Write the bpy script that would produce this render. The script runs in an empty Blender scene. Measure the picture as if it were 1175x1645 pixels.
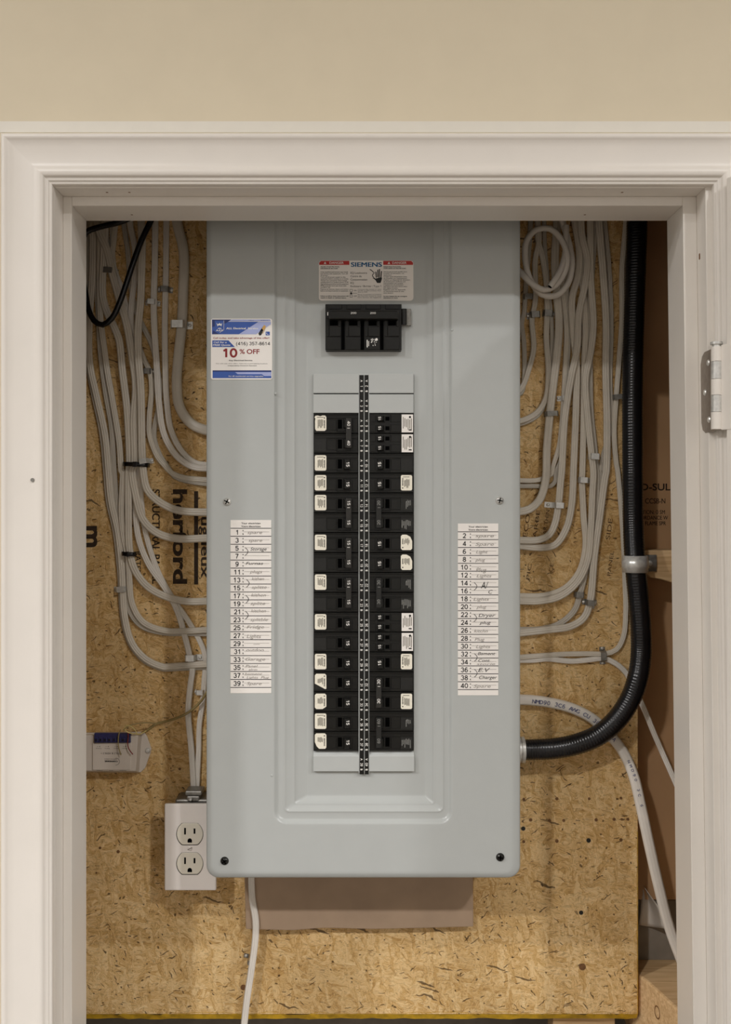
import bpy, bmesh, math, random
from mathutils import Vector, Matrix

random.seed(7)
S = bpy.context.scene
COL = S.collection

# ------------------------------------------------------------------ camera
H = 1.25                     # eye height above the room floor
F = 1550.0                   # focal length in pixels of a 1175 x 1645 frame
cam = bpy.data.cameras.new('camera')
cam.sensor_fit = 'VERTICAL'
cam.sensor_height = 24.0
cam.lens = F / 1645.0 * 24.0
cam.clip_start = 0.02
camo = bpy.data.objects.new('camera', cam)
COL.objects.link(camo)
camo.location = (0, 0, H)
camo.rotation_euler = (math.pi / 2, 0, 0)
S.camera = camo

# ------------------------------------------------------------------ world, lights, exposure
w = bpy.data.worlds.new('world')
S.world = w
w.use_nodes = True
w.node_tree.nodes['Background'].inputs[0].default_value = (1.0, 0.93, 0.82, 1)
w.node_tree.nodes['Background'].inputs[1].default_value = 0.02
CEIL = H + 2.20
LAMP_SPOTS = ((1.90, -2.10, 100.0), (-1.55, -2.10, 95.0), (3.3, -1.15, 115.0), (-3.1, -1.15, 132.0))  # last two are extra side lamps, added to brighten the door jambs
LAMP_COLOR = (1.0, 0.98, 0.975)
HIGHLIGHT_LAMP = (0.64, -3.42, H + 0.84, 5.5)  # unseen lamp, set where it gives the panel highlights and some fill
S.view_settings.view_transform = 'Standard'
S.view_settings.look = 'None'
S.view_settings.gamma = 1.0
S.view_settings.use_curve_mapping = False
S.view_settings.exposure = -0.12
S.cycles.use_denoising = True
S.cycles.max_bounces = 10
S.cycles.diffuse_bounces = 6

# ------------------------------------------------------------------ depths (metres in front of the eye)
D_WALL = 1.016
D_STOP = 1.043
D_JAMB = 1.098
D_COVER = 1.150
D_FLOOR = 1.164              # bottom of the pressed recess of the panel cover
D_OSB = 1.270
D_BAY = 1.318


def P(px, py, d):
    return Vector(((px - 587.5) / F * d, d, H + (822.5 - py) / F * d))


# ------------------------------------------------------------------ materials
def srgb(r, g, b):
    f = lambda c: (c / 255 / 12.92) if c / 255 <= 0.04045 else ((c / 255 + 0.055) / 1.055) ** 2.4
    return (f(r), f(g), f(b), 1)


def mat(name, col, rough=0.5, metal=0.0, var=0.06, scale=60, bump=0.0, spec=0.5, coat=0.0):
    m = bpy.data.materials.new(name)
    m.use_nodes = True
    nt = m.node_tree
    b = nt.nodes['Principled BSDF']
    b.inputs['Roughness'].default_value = rough
    b.inputs['Metallic'].default_value = metal
    b.inputs['Specular IOR Level'].default_value = spec
    b.inputs['Coat Weight'].default_value = coat
    tc = nt.nodes.new('ShaderNodeTexCoord')
    n = nt.nodes.new('ShaderNodeTexNoise')
    n.inputs['Scale'].default_value = scale
    n.inputs['Detail'].default_value = 5
    nt.links.new(tc.outputs['Object'], n.inputs['Vector'])
    r = nt.nodes.new('ShaderNodeValToRGB')
    r.color_ramp.elements[0].position = 0.3
    r.color_ramp.elements[1].position = 0.7
    r.color_ramp.elements[0].color = [c * (1 - var) for c in col[:3]] + [1]
    r.color_ramp.elements[1].color = [min(1, c * (1 + var)) for c in col[:3]] + [1]
    nt.links.new(n.outputs['Fac'], r.inputs['Fac'])
    nt.links.new(r.outputs['Color'], b.inputs['Base Color'])
    if bump:
        bp = nt.nodes.new('ShaderNodeBump')
        bp.inputs['Strength'].default_value = bump
        bp.inputs['Distance'].default_value = 0.001
        nt.links.new(n.outputs['Fac'], bp.inputs['Height'])
        nt.links.new(bp.outputs['Normal'], b.inputs['Normal'])
    return m


def osb_material():
    m = bpy.data.materials.new('oriented_strand_board')
    m.use_nodes = True
    nt = m.node_tree
    L = nt.links.new
    N = nt.nodes.new
    b = nt.nodes['Principled BSDF']
    b.inputs['Roughness'].default_value = 0.62
    b.inputs['Specular IOR Level'].default_value = 0.3
    tc = N('ShaderNodeTexCoord')
    sep = N('ShaderNodeSeparateXYZ')
    L(tc.outputs['Object'], sep.inputs[0])
    flat = N('ShaderNodeCombineXYZ')
    L(sep.outputs['X'], flat.inputs['X'])
    L(sep.outputs['Z'], flat.inputs['Y'])
    warp = N('ShaderNodeTexNoise')
    warp.inputs['Scale'].default_value = 14
    warp.inputs['Detail'].default_value = 3
    L(flat.outputs[0], warp.inputs['Vector'])
    sub = N('ShaderNodeVectorMath'); sub.operation = 'SUBTRACT'
    sub.inputs[1].default_value = (0.5, 0.5, 0.5)
    L(warp.outputs['Color'], sub.inputs[0])
    sc = N('ShaderNodeVectorMath'); sc.operation = 'SCALE'
    sc.inputs['Scale'].default_value = 0.022
    L(sub.outputs[0], sc.inputs[0])
    add = N('ShaderNodeVectorMath'); add.operation = 'ADD'
    L(flat.outputs[0], add.inputs[0]); L(sc.outputs[0], add.inputs[1])
    w2 = N('ShaderNodeTexNoise'); w2.inputs['Scale'].default_value = 70; w2.inputs['Detail'].default_value = 2
    L(flat.outputs[0], w2.inputs['Vector'])
    s2 = N('ShaderNodeVectorMath'); s2.operation = 'SUBTRACT'; s2.inputs[1].default_value = (0.5, 0.5, 0.5)
    L(w2.outputs['Color'], s2.inputs[0])
    k2 = N('ShaderNodeVectorMath'); k2.operation = 'SCALE'; k2.inputs['Scale'].default_value = 0.010
    L(s2.outputs[0], k2.inputs[0])
    a2 = N('ShaderNodeVectorMath'); a2.operation = 'ADD'
    L(add.outputs[0], a2.inputs[0]); L(k2.outputs[0], a2.inputs[1])
    add = a2
    prev = None
    hprev = None
    for i, (ang, lx, ly) in enumerate(((6, 14, 80), (-34, 18, 100), (48, 22, 120), (-10, 20, 125), (24, 30, 170), (-62, 36, 190), (14, 44, 230), (80, 50, 240))):
        mp = N('ShaderNodeMapping')
        mp.inputs['Rotation'].default_value = (0, 0, math.radians(ang))
        mp.inputs['Location'].default_value = (i * 3.7, i * 1.9, 0)
        L(add.outputs[0], mp.inputs['Vector'])
        mp2 = N('ShaderNodeMapping')
        mp2.inputs['Scale'].default_value = (lx, ly, 1)
        L(mp.outputs[0], mp2.inputs['Vector'])
        v = N('ShaderNodeTexVoronoi')
        v.voronoi_dimensions = '2D'
        v.inputs['Scale'].default_value = 1
        L(mp2.outputs[0], v.inputs['Vector'])
        grain = N('ShaderNodeTexNoise')
        mp3 = N('ShaderNodeMapping')
        mp3.inputs['Scale'].default_value = (lx * 2.2, ly * 4.5, 1)
        L(mp.outputs[0], mp3.inputs['Vector'])
        L(mp3.outputs[0], grain.inputs['Vector'])
        grain.inputs['Scale'].default_value = 1.0
        grain.inputs['Detail'].default_value = 5
        grain.inputs['Distortion'].default_value = 0.8
        sc_ = N('ShaderNodeSeparateColor')
        L(v.outputs['Color'], sc_.inputs[0])
        mx = N('ShaderNodeMath'); mx.operation = 'MULTIPLY_ADD'
        L(grain.outputs['Fac'], mx.inputs[0]); mx.inputs[1].default_value = 0.90
        mul = N('ShaderNodeMath'); mul.operation = 'MULTIPLY'
        L(sc_.outputs[0], mul.inputs[0]); mul.inputs[1].default_value = 0.27
        L(mul.outputs[0], mx.inputs[2])
        ramp = N('ShaderNodeValToRGB')
        e = ramp.color_ramp.elements
        e[0].position = 0.12; e[0].color = srgb(172, 130, 72)
        e[1].position = 0.92; e[1].color = srgb(248, 222, 172)
        x = e.new(0.45); x.color = srgb(210, 170, 108)
        x = e.new(0.62); x.color = srgb(232, 198, 142)
        L(mx.outputs[0], ramp.inputs[0])
        if prev is None:
            prev = ramp.outputs[0]; hprev = mx.outputs[0]
        else:
            th = N('ShaderNodeMath'); th.operation = 'GREATER_THAN'
            L(sc_.outputs[1], th.inputs[0]); th.inputs[1].default_value = 0.62
            mixc = N('ShaderNodeMix'); mixc.data_type = 'RGBA'
            L(th.outputs[0], mixc.inputs['Factor'])
            L(prev, mixc.inputs[6]); L(ramp.outputs[0], mixc.inputs[7])
            prev = mixc.outputs[2]
            mixf = N('ShaderNodeMix'); mixf.data_type = 'FLOAT'
            L(th.outputs[0], mixf.inputs['Factor'])
            L(hprev, mixf.inputs[2]); L(mx.outputs[0], mixf.inputs[3])
            hprev = mixf.outputs[0]
    # dark bark flecks and resin cracks
    for (ang, lx, ly, thr, dist, off) in ((14, 22, 260, 0.990, 0.30, 11), (-34, 42, 420, 0.982, 0.26, 23), (58, 70, 420, 0.988, 0.28, 31), (-8, 90, 520, 0.975, 0.30, 41), (30, 260, 330, 0.982, 0.36, 57)):
        mp = N('ShaderNodeMapping')
        mp.inputs['Rotation'].default_value = (0, 0, math.radians(ang))
        mp.inputs['Location'].default_value = (off, off * 0.7, 0)
        L(add.outputs[0], mp.inputs['Vector'])
        mp2 = N('ShaderNodeMapping')
        mp2.inputs['Scale'].default_value = (lx, ly, 1)
        L(mp.outputs[0], mp2.inputs['Vector'])
        v = N('ShaderNodeTexVoronoi'); v.voronoi_dimensions = '2D'
        v.inputs['Scale'].default_value = 1
        L(mp2.outputs[0], v.inputs['Vector'])
        sc_ = N('ShaderNodeSeparateColor'); L(v.outputs['Color'], sc_.inputs[0])
        a = N('ShaderNodeMath'); a.operation = 'GREATER_THAN'
        L(sc_.outputs[2], a.inputs[0]); a.inputs[1].default_value = thr
        c = N('ShaderNodeMath'); c.operation = 'LESS_THAN'
        L(v.outputs['Distance'], c.inputs[0]); c.inputs[1].default_value = dist
        d = N('ShaderNodeMath'); d.operation = 'MULTIPLY'
        L(a.outputs[0], d.inputs[0]); L(c.outputs[0], d.inputs[1])
        d2 = N('ShaderNodeMath'); d2.operation = 'MULTIPLY'
        L(d.outputs[0], d2.inputs[0]); d2.inputs[1].default_value = 0.78
        mixc = N('ShaderNodeMix'); mixc.data_type = 'RGBA'
        L(d2.outputs[0], mixc.inputs['Factor'])
        L(prev, mixc.inputs[6]); mixc.inputs[7].default_value = srgb(66, 42, 22)
        prev = mixc.outputs[2]
    # hairline curls and fine grit
    fine = N('ShaderNodeTexNoise')
    fm = N('ShaderNodeMapping'); fm.inputs['Scale'].default_value = (110, 240, 1); fm.inputs['Rotation'].default_value = (0, 0, 0.25)
    L(add.outputs[0], fm.inputs['Vector']); L(fm.outputs[0], fine.inputs['Vector'])
    fine.inputs['Scale'].default_value = 1.0; fine.inputs['Detail'].default_value = 4; fine.inputs['Distortion'].default_value = 2.2
    fr = N('ShaderNodeValToRGB')
    fr.color_ramp.elements[0].position = 0.30; fr.color_ramp.elements[0].color = (0.55, 0.50, 0.44, 1)
    fr.color_ramp.elements[1].position = 0.50; fr.color_ramp.elements[1].color = (1, 1, 1, 1)
    L(fine.outputs['Fac'], fr.inputs[0])
    big = N('ShaderNodeTexNoise'); big.inputs['Scale'].default_value = 5; big.inputs['Detail'].default_value = 3
    L(flat.outputs[0], big.inputs['Vector'])
    br = N('ShaderNodeValToRGB')
    br.color_ramp.elements[0].position = 0.3; br.color_ramp.elements[0].color = (0.70, 0.66, 0.58, 1)
    br.color_ramp.elements[1].position = 0.65; br.color_ramp.elements[1].color = (1.10, 1.10, 1.10, 1)
    L(big.outputs['Fac'], br.inputs[0])
    for src in (fr, br):
        mm = N('ShaderNodeMix'); mm.data_type = 'RGBA'; mm.blend_type = 'MULTIPLY'
        mm.inputs['Factor'].default_value = 0.8
        L(prev, mm.inputs[6]); L(src.outputs[0], mm.inputs[7])
        prev = mm.outputs[2]
    L(prev, b.inputs['Base Color'])
    bp = N('ShaderNodeBump')
    bp.inputs['Strength'].default_value = 0.5
    bp.inputs['Distance'].default_value = 0.0012
    L(hprev, bp.inputs['Height'])
    L(bp.outputs['Normal'], b.inputs['Normal'])
    return m


def wood_material(name, c0, c1, rot=(0, 0, 0), stretch=(3, 60, 60)):
    m = bpy.data.materials.new(name)
    m.use_nodes = True
    nt = m.node_tree
    b = nt.nodes['Principled BSDF']
    b.inputs['Roughness'].default_value = 0.7
    tc = nt.nodes.new('ShaderNodeTexCoord')
    mp = nt.nodes.new('ShaderNodeMapping')
    mp.inputs['Scale'].default_value = stretch
    mp.inputs['Rotation'].default_value = rot
    n = nt.nodes.new('ShaderNodeTexNoise')
    n.inputs['Scale'].default_value = 4
    n.inputs['Detail'].default_value = 6
    n.inputs['Distortion'].default_value = 0.6
    r = nt.nodes.new('ShaderNodeValToRGB')
    r.color_ramp.elements[0].position = 0.35
    r.color_ramp.elements[1].position = 0.65
    r.color_ramp.elements[0].color = c0
    r.color_ramp.elements[1].color = c1
    L = nt.links.new
    L(tc.outputs['Object'], mp.inputs[0]); L(mp.outputs[0], n.inputs['Vector'])
    L(n.outputs['Fac'], r.inputs[0]); L(r.outputs[0], b.inputs['Base Color'])
    return m


M = {}
M['wall'] = mat('cream_wall_paint', srgb(220, 209, 184), 0.7, var=0.015, scale=25, bump=0.15)
M['ceiling'] = mat('white_ceiling_paint', srgb(235, 232, 224), 0.8, var=0.01)
M['dim'] = mat('grey_wall_paint', srgb(158, 156, 153), 0.8, var=0.02)
M['trim'] = mat('white_trim_paint', srgb(230, 225, 217), 0.34, var=0.015, scale=18, bump=0.12)
M['band'] = mat('white_paint_margin', srgb(226, 222, 211), 0.5, var=0.015)
M['floor'] = wood_material('oak_floor', srgb(84, 76, 68), srgb(108, 98, 88))
M['osb'] = osb_material()
M['yellow'] = mat('yellow_edge_paint', srgb(206, 164, 40), 0.6, var=0.25, scale=90)
M['ink'] = mat('dark_board_ink', srgb(52, 36, 20), 0.8, var=0.5, scale=320)
M['ink2'] = mat('faded_board_ink', srgb(92, 66, 38), 0.8, var=0.35, scale=320)
M['panel'] = mat('grey_enamel', srgb(180, 184, 182), 0.27, var=0.012, scale=40)
M['plate'] = mat('grey_filler_enamel', srgb(184, 188, 186), 0.35, var=0.01)
M['black'] = mat('black_moulded_plastic', srgb(24, 24, 22), 0.30, var=0.1, scale=200, spec=0.35)
M['black2'] = mat('black_plastic_pad', srgb(36, 36, 34), 0.5, var=0.12, scale=300, spec=0.3)
M['tie'] = mat('dark_grey_handle_plastic', srgb(42, 41, 38), 0.4, var=0.15, scale=200, spec=0.4)
M['pit'] = mat('black_slot', srgb(2, 2, 2), 0.95, var=0.1, spec=0.05)
M['rubber'] = mat('black_rubber', srgb(17, 17, 20), 0.27, var=0.15, scale=120)
M['cable'] = mat('off_white_cable_jacket', srgb(214, 206, 191), 0.42, var=0.05, scale=45)
M['cable2'] = mat('bright_white_cable_jacket', srgb(228, 222, 212), 0.42, var=0.04, scale=45)
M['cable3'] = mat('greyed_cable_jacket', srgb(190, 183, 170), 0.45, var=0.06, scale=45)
M['steel'] = mat('galvanised_steel', srgb(214, 214, 210), 0.32, 0.5, var=0.15, scale=200)
M['dsteel'] = mat('dull_zinc', srgb(140, 138, 132), 0.42, 0.65, var=0.2, scale=200)
M['darkmetal'] = mat('dark_screw_metal', srgb(62, 62, 60), 0.35, 0.9, var=0.2, scale=200)
M['hinge'] = mat('satin_nickel', srgb(150, 140, 130), 0.38, 0.85, var=0.12, scale=150)
M['white'] = mat('white_paper', srgb(240, 236, 230), 0.45, var=0.01)
M['cream'] = mat('cream_paper', srgb(238, 233, 216), 0.5, var=0.04, scale=400)
M['print'] = mat('black_print', srgb(22, 22, 24), 0.5, var=0.05)
M['pencil'] = mat('pencil_grey', srgb(150, 144, 138), 0.7, var=0.15, scale=500)
M['pen'] = mat('black_pen', srgb(58, 54, 54), 0.6, var=0.15, scale=500)
M['fine'] = mat('grey_fine_print', srgb(120, 116, 106), 0.6, var=0.25, scale=700)
M['whiteprint'] = mat('white_print', srgb(232, 230, 224), 0.5, var=0.02)
M['greyprint'] = mat('grey_print', srgb(130, 130, 126), 0.5, var=0.2, scale=500)
M['red'] = mat('red_print', srgb(186, 44, 40), 0.45, var=0.03)
M['darkred'] = mat('dark_red_print', srgb(138, 26, 28), 0.45, var=0.03)
M['teal'] = mat('petrol_blue_print', srgb(14, 92, 140), 0.45, var=0.03)
M['blue'] = mat('blue_print', srgb(52, 88, 168), 0.4, var=0.06, scale=90)
M['navy'] = mat('navy_print', srgb(30, 48, 110), 0.4, var=0.06, scale=90)
M['lilac'] = mat('pale_blue_print', srgb(168, 178, 222), 0.4, var=0.04)
M['gold'] = mat('gold_print', srgb(206, 162, 84), 0.4, var=0.1)
M['cableprint'] = mat('blue_cable_print', srgb(54, 66, 120), 0.5, var=0.1)
M['outlet'] = mat('white_outlet_plastic', srgb(240, 234, 228), 0.3, var=0.01)
M['recept'] = mat('ivory_receptacle_plastic', srgb(228, 222, 206), 0.35, var=0.01)
M['module'] = mat('beige_module_plastic', srgb(206, 196, 184), 0.45, var=0.03)
M['terminal'] = mat('dark_blue_terminal_plastic', srgb(44, 44, 86), 0.4, var=0.2, scale=250)
M['fibre'] = mat('brown_gypsum_paper', srgb(170, 146, 122), 0.8, var=0.08, scale=22, bump=0.2)
M['foam'] = mat('brown_board_paper', srgb(196, 156, 114), 0.8, var=0.1, scale=9)
M['lumber'] = wood_material('spruce_lumber', srgb(196, 160, 114), srgb(224, 192, 146))
M['knot'] = mat('dark_knot', srgb(120, 84, 50), 0.7, var=0.25, scale=200)
M['concrete'] = mat('grey_concrete', srgb(140, 132, 120), 0.9, var=0.15, scale=30, bump=0.4)
M['poly'] = mat('milky_plastic_sheet', srgb(206, 198, 186), 0.35, var=0.06, scale=20)
M['twine'] = mat('olive_thin_wire_jacket', srgb(150, 132, 84), 0.5, var=0.1)
M['wireyel'] = mat('yellow_wire_jacket', srgb(206, 186, 120), 0.5, var=0.1)
M['wirered'] = mat('red_wire_jacket', srgb(120, 40, 36), 0.5, var=0.1)
M['copper'] = mat('copper_core', srgb(120, 80, 50), 0.4, 0.7, var=0.1)


# ------------------------------------------------------------------ mesh builder
class MB:
    def __init__(self):
        self.v, self.f, self.sm, self.mi = [], [], [], []
        self.cur = 0

    def add(self, vs, fs, smooth=False):
        o = len(self.v)
        self.v += [tuple(p) for p in vs]
        for q in fs:
            self.f.append([i + o for i in q])
            self.sm.append(smooth)
            self.mi.append(self.cur)
        return self

    def box(self, x0, x1, y0, y1, z0, z1):
        x0, x1 = min(x0, x1), max(x0, x1)
        y0, y1 = min(y0, y1), max(y0, y1)
        z0, z1 = min(z0, z1), max(z0, z1)
        vs = [(x0, y0, z0), (x1, y0, z0), (x1, y1, z0), (x0, y1, z0), (x0, y0, z1), (x1, y0, z1), (x1, y1, z1), (x0, y1, z1)]
        return self.add(vs, [(0, 3, 2, 1), (4, 5, 6, 7), (0, 1, 5, 4), (1, 2, 6, 5), (2, 3, 7, 6), (3, 0, 4, 7)])

    def pbox(self, px0, px1, py0, py1, d0, d1, ref=None):
        """box whose front face covers a pixel rectangle at depth ref (default d0)"""
        r = ref or d0
        a, b = P(px0, py1, r), P(px1, py0, r)
        return self.box(a.x, b.x, d0, d1, a.z, b.z)

    def prism(self, pts, d0, d1, ref=None):
        """polygon in pixels (clockwise on the picture) extruded in depth"""
        r = ref or d0
        n = len(pts)
        ar = sum(pts[i][0] * pts[(i + 1) % n][1] - pts[(i + 1) % n][0] * pts[i][1] for i in range(n))
        if ar > 0:
            pts = pts[::-1]
        q = [P(x, y, r) for x, y in pts]
        vs = [(p.x, d0, p.z) for p in q] + [(p.x, d1, p.z) for p in q]
        fs = [list(range(n)), list(range(2 * n - 1, n - 1, -1))]
        fs += [(i, i + n, (i + 1) % n + n, (i + 1) % n) for i in range(n)]
        return self.add(vs, fs)

    def disc(self, px, py, rpx, d0, d1, n=20, ref=None, smooth=True, dome=0.0):
        r = ref or d0
        c = P(px, py, r)
        rad = rpx * r / F
        vs, fs = [], []
        rings = [(d1, 1.0), (d0, 1.0)]
        if dome:
            rings = [(d1, 1.0), (d0 + dome * 0.9, 1.0), (d0 + dome * 0.45, 0.85), (d0 + dome * 0.12, 0.5)]
        for (dd, k) in rings:
            for i in range(n):
                a = 2 * math.pi * i / n
                vs.append((c.x + rad * k * math.cos(a), dd, c.z + rad * k * math.sin(a)))
        for j in range(len(rings) - 1):
            for i in range(n):
                fs.append((j * n + i, j * n + (i + 1) % n, (j + 1) * n + (i + 1) % n, (j + 1) * n + i))
        self.add(vs, fs, smooth)
        b = len(vs)
        cv = [(v) for v in vs[-n:]]
        self.add(cv, [list(range(n))])
        return self

    def obj(self, name, mats, parent=None, bevel=0.0, seg=2):
        me = bpy.data.meshes.new(name)
        me.from_pydata(self.v, [], self.f)
        if not isinstance(mats, (list, tuple)):
            mats = [mats]
        for m in mats:
            me.materials.append(m)
        me.polygons.foreach_set('use_smooth', self.sm)
        me.polygons.foreach_set('material_index', self.mi)
        me.update()
        o = bpy.data.objects.new(name, me)
        COL.objects.link(o)
        if parent is not None:
            o.parent = parent
            o.matrix_parent_inverse = parent.matrix_world.inverted() if False else Matrix.Translation(-parent.location)
        if bevel:
            b = o.modifiers.new('bevel', 'BEVEL')
            b.width = bevel
            b.segments = seg
            b.limit_method = 'ANGLE'
            b.angle_limit = math.radians(40)
        return o


def tag(o, label, cat, group=None):
    o['label'] = label
    o['category'] = cat
    if group:
        o['group'] = group
    return o


def thing(name, loc, label, cat, group=None):
    o = bpy.data.objects.new(name, None)
    o.empty_display_size = 0.03
    o.location = loc
    COL.objects.link(o)
    return tag(o, label, cat, group)


def struct(o):
    o['kind'] = 'structure'
    return o


def rounded(x0, x1, y0, y1, r, n=4):
    pts = []
    for cx, cy, a0 in ((x1 - r, y0 + r, -90), (x1 - r, y1 - r, 0), (x0 + r, y1 - r, 90), (x0 + r, y0 + r, 180)):
        for i in range(n + 1):
            a = math.radians(a0 + 90 * i / n)
            pts.append((cx + r * math.cos(a), cy + r * math.sin(a)))
    return pts


# ------------------------------------------------------------------ lettering (flat print)
_glyph = {}


def text_mesh(s, bold=0.0, shear=0.0, spacing=1.0):
    key = (s, bold, shear, spacing)
    if key in _glyph:
        return _glyph[key]
    if any(ch.isdigit() for ch in s):
        vs, fs = compose(s, bold, shear)
        x0 = min(v[0] for v in vs); x1 = max(v[0] for v in vs)
        y0 = min(v[1] for v in vs); y1 = max(v[1] for v in vs)
        _glyph[key] = (vs, fs, (x0, x1, y0, y1))
        return _glyph[key]
    c = bpy.data.curves.new('t', 'FONT')
    heavy = bold if any(ch in 'MWNVmwA' for ch in s) else 0.0
    c.body = s
    c.size = 1.0
    c.offset = 0.0 if heavy else bold
    c.shear = shear
    c.space_character = spacing
    c.resolution_u = 4
    c.align_x = 'CENTER'
    o = bpy.data.objects.new('t', c)
    COL.objects.link(o)
    dg = bpy.context.evaluated_depsgraph_get()
    me = bpy.data.meshes.new_from_object(o.evaluated_get(dg))
    vs = [(v.co.x, v.co.y) for v in me.vertices]
    fs = [list(p.vertices) for p in me.polygons]
    if heavy:                      # sharp letters: thicken by overlaying slightly shifted copies
        n0, f0, v0 = len(vs), list(fs), list(vs)
        vs, fs = [], []
        for dx, dy in ((-1, -0.5), (1, -0.5), (-1, 0.5), (1, 0.5)):
            b0 = len(vs)
            vs += [(x + dx * heavy, y + dy * heavy, b0 // n0) for x, y in v0]
            fs += [[i + b0 for i in f] for f in f0]
    bpy.data.objects.remove(o)
    bpy.data.curves.remove(c)
    bpy.data.meshes.remove(me)
    if vs:
        x0 = min(v[0] for v in vs); x1 = max(v[0] for v in vs)
        y0 = min(v[1] for v in vs); y1 = max(v[1] for v in vs)
    else:
        x0 = x1 = y0 = y1 = 0
    _glyph[key] = (vs, fs, (x0, x1, y0, y1))
    return _glyph[key]


def _arc(cx, cy, rx, ry, a0, a1, n=9):
    return [(cx + rx * math.cos(math.radians(a0 + (a1 - a0) * i / n)), cy + ry * math.sin(math.radians(a0 + (a1 - a0) * i / n))) for i in range(n + 1)]


def digit_strokes(c):
    if c == '0': return [_arc(0.27, 0.36, 0.22, 0.315, 90, 450, 18)]
    if c == '1': return [[(0.08, 0.53), (0.20, 0.57), (0.285, 0.675)], [(0.30, 0.72), (0.30, 0.0)]]
    if c == '2': return [_arc(0.27, 0.50, 0.20, 0.175, 170, -25, 9) + [(0.30, 0.24), (0.07, 0.05)], [(0.02, 0.045), (0.50, 0.045)]]
    if c == '3': return [_arc(0.26, 0.52, 0.185, 0.155, 160, -80, 9), _arc(0.26, 0.205, 0.205, 0.165, 85, -165, 11)]
    if c == '4': return [[(0.38, 0.0), (0.38, 0.70)], [(0.37, 0.68), (0.04, 0.205)], [(0.0, 0.185), (0.52, 0.185)]]
    if c == '5': return [[(0.47, 0.675), (0.11, 0.675)], [(0.125, 0.69), (0.075, 0.34)] , [(0.08, 0.36)] + _arc(0.26, 0.235, 0.21, 0.195, 130, -160, 12)]
    if c == '6': return [_arc(0.27, 0.225, 0.205, 0.185, 90, 450, 16), [(0.44, 0.60)] + _arc(0.29, 0.50, 0.17, 0.18, 40, 110, 4) + [(0.10, 0.50), (0.065, 0.34), (0.068, 0.2)]]
    if c == '7': return [[(0.03, 0.67), (0.49, 0.67)], [(0.475, 0.66), (0.30, 0.38), (0.19, 0.0)]]
    if c == '8': return [_arc(0.27, 0.535, 0.175, 0.14, 90, 450, 14), _arc(0.27, 0.20, 0.21, 0.165, 90, 450, 16)]
    if c == '9': return [_arc(0.27, 0.495, 0.205, 0.185, 90, 450, 16), [(0.10, 0.12)] + _arc(0.25, 0.22, 0.17, 0.18, 220, 290, 4) + [(0.44, 0.22), (0.475, 0.38), (0.472, 0.5)]]


def compose(s, bold, shear):
    vs, fs = [], []
    x = 0.0
    t = (0.085 + bold * 1.6) / 2
    for ch in s:
        if ch.isdigit():
            for layer, st in enumerate(digit_strokes(ch)):
                b = len(vs)
                n = len(st)
                for side in (1, -1):
                    for i, p in enumerate(st):
                        a = st[max(0, i - 1)]; e = st[min(n - 1, i + 1)]
                        if n > 12 and i in (0, n - 1) and abs(st[0][0] - st[-1][0]) < 1e-6 and abs(st[0][1] - st[-1][1]) < 1e-6:
                            a = st[-2]; e = st[1]
                        dx, dy = e[0] - a[0], e[1] - a[1]
                        l = math.hypot(dx, dy) or 1
                        vs.append((x + p[0] - dy / l * t * side, p[1] + dx / l * t * side, layer))
                fs += [[b + i, b + n + i, b + n + i + 1, b + i + 1] for i in range(n - 1)]
            x += 0.60
        elif ch == ' ':
            x += 0.26
        else:
            gv, gf, (x0, x1, y0, y1) = text_mesh(ch, bold * 0.6, 0)
            b = len(vs)
            vs += [(x + p[0] - x0, p[1], p[2] if len(p) > 2 else 0) for p in gv]
            fs += [[b + i for i in f] for f in gf]
            x += x1 - x0 + 0.09
    if shear:
        vs = [(p[0] + shear * p[1], p[1], p[2]) for p in vs]
    return vs, fs


def write(mb, s, px, py, d, h=None, wid=None, rot=0, bold=0.0, shear=0.0, cap=0.72, left=False, stretch=1.0, spacing=1.0):
    """put words centred on a pixel position: h = capital height in pixels, wid = total width in pixels"""
    vs, fs, (x0, x1, y0, y1) = text_mesh(s, bold, shear, spacing)
    if not vs:
        return
    ky = (h / cap) if h else (wid / (x1 - x0))
    kx = (wid / (x1 - x0)) if wid else ky * stretch
    cx = x0 if left else (x0 + x1) / 2
    cy = cap / 2
    a = math.radians(rot)
    ca, sa = math.cos(a), math.sin(a)
    out = []
    for p in vs:
        u, v = (p[0] - cx) * kx, -(p[1] - cy) * ky
        out.append(P(px + u * ca - v * sa, py + u * sa + v * ca, d - (0.000025 * p[2] if len(p) > 2 else 0.0)))
    mb.add(out, fs)


def flat(mb, pts, d):
    n = len(pts)
    ar = sum(pts[i][0] * pts[(i + 1) % n][1] - pts[(i + 1) % n][0] * pts[i][1] for i in range(n))
    if ar > 0:
        pts = pts[::-1]
    mb.add([P(x, y, d) for x, y in pts], [list(range(n))])


def rect(mb, x0, x1, y0, y1, d):
    flat(mb, [(x0, y0), (x1, y0), (x1, y1), (x0, y1)], d)


def ribbon(mb, pts, wpx, d):
    """a flat pen stroke through pixel points"""
    L, R = [], []
    for i, p in enumerate(pts):
        a = pts[max(0, i - 1)]; b = pts[min(len(pts) - 1, i + 1)]
        t = Vector((b[0] - a[0], b[1] - a[1])).normalized()
        L.append(P(p[0] - t.y * wpx / 2, p[1] + t.x * wpx / 2, d))
        R.append(P(p[0] + t.y * wpx / 2, p[1] - t.x * wpx / 2, d))
    n = len(pts)
    mb.add(L + R, [(i, i + 1, n + i + 1, n + i) for i in range(n - 1)])


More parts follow.
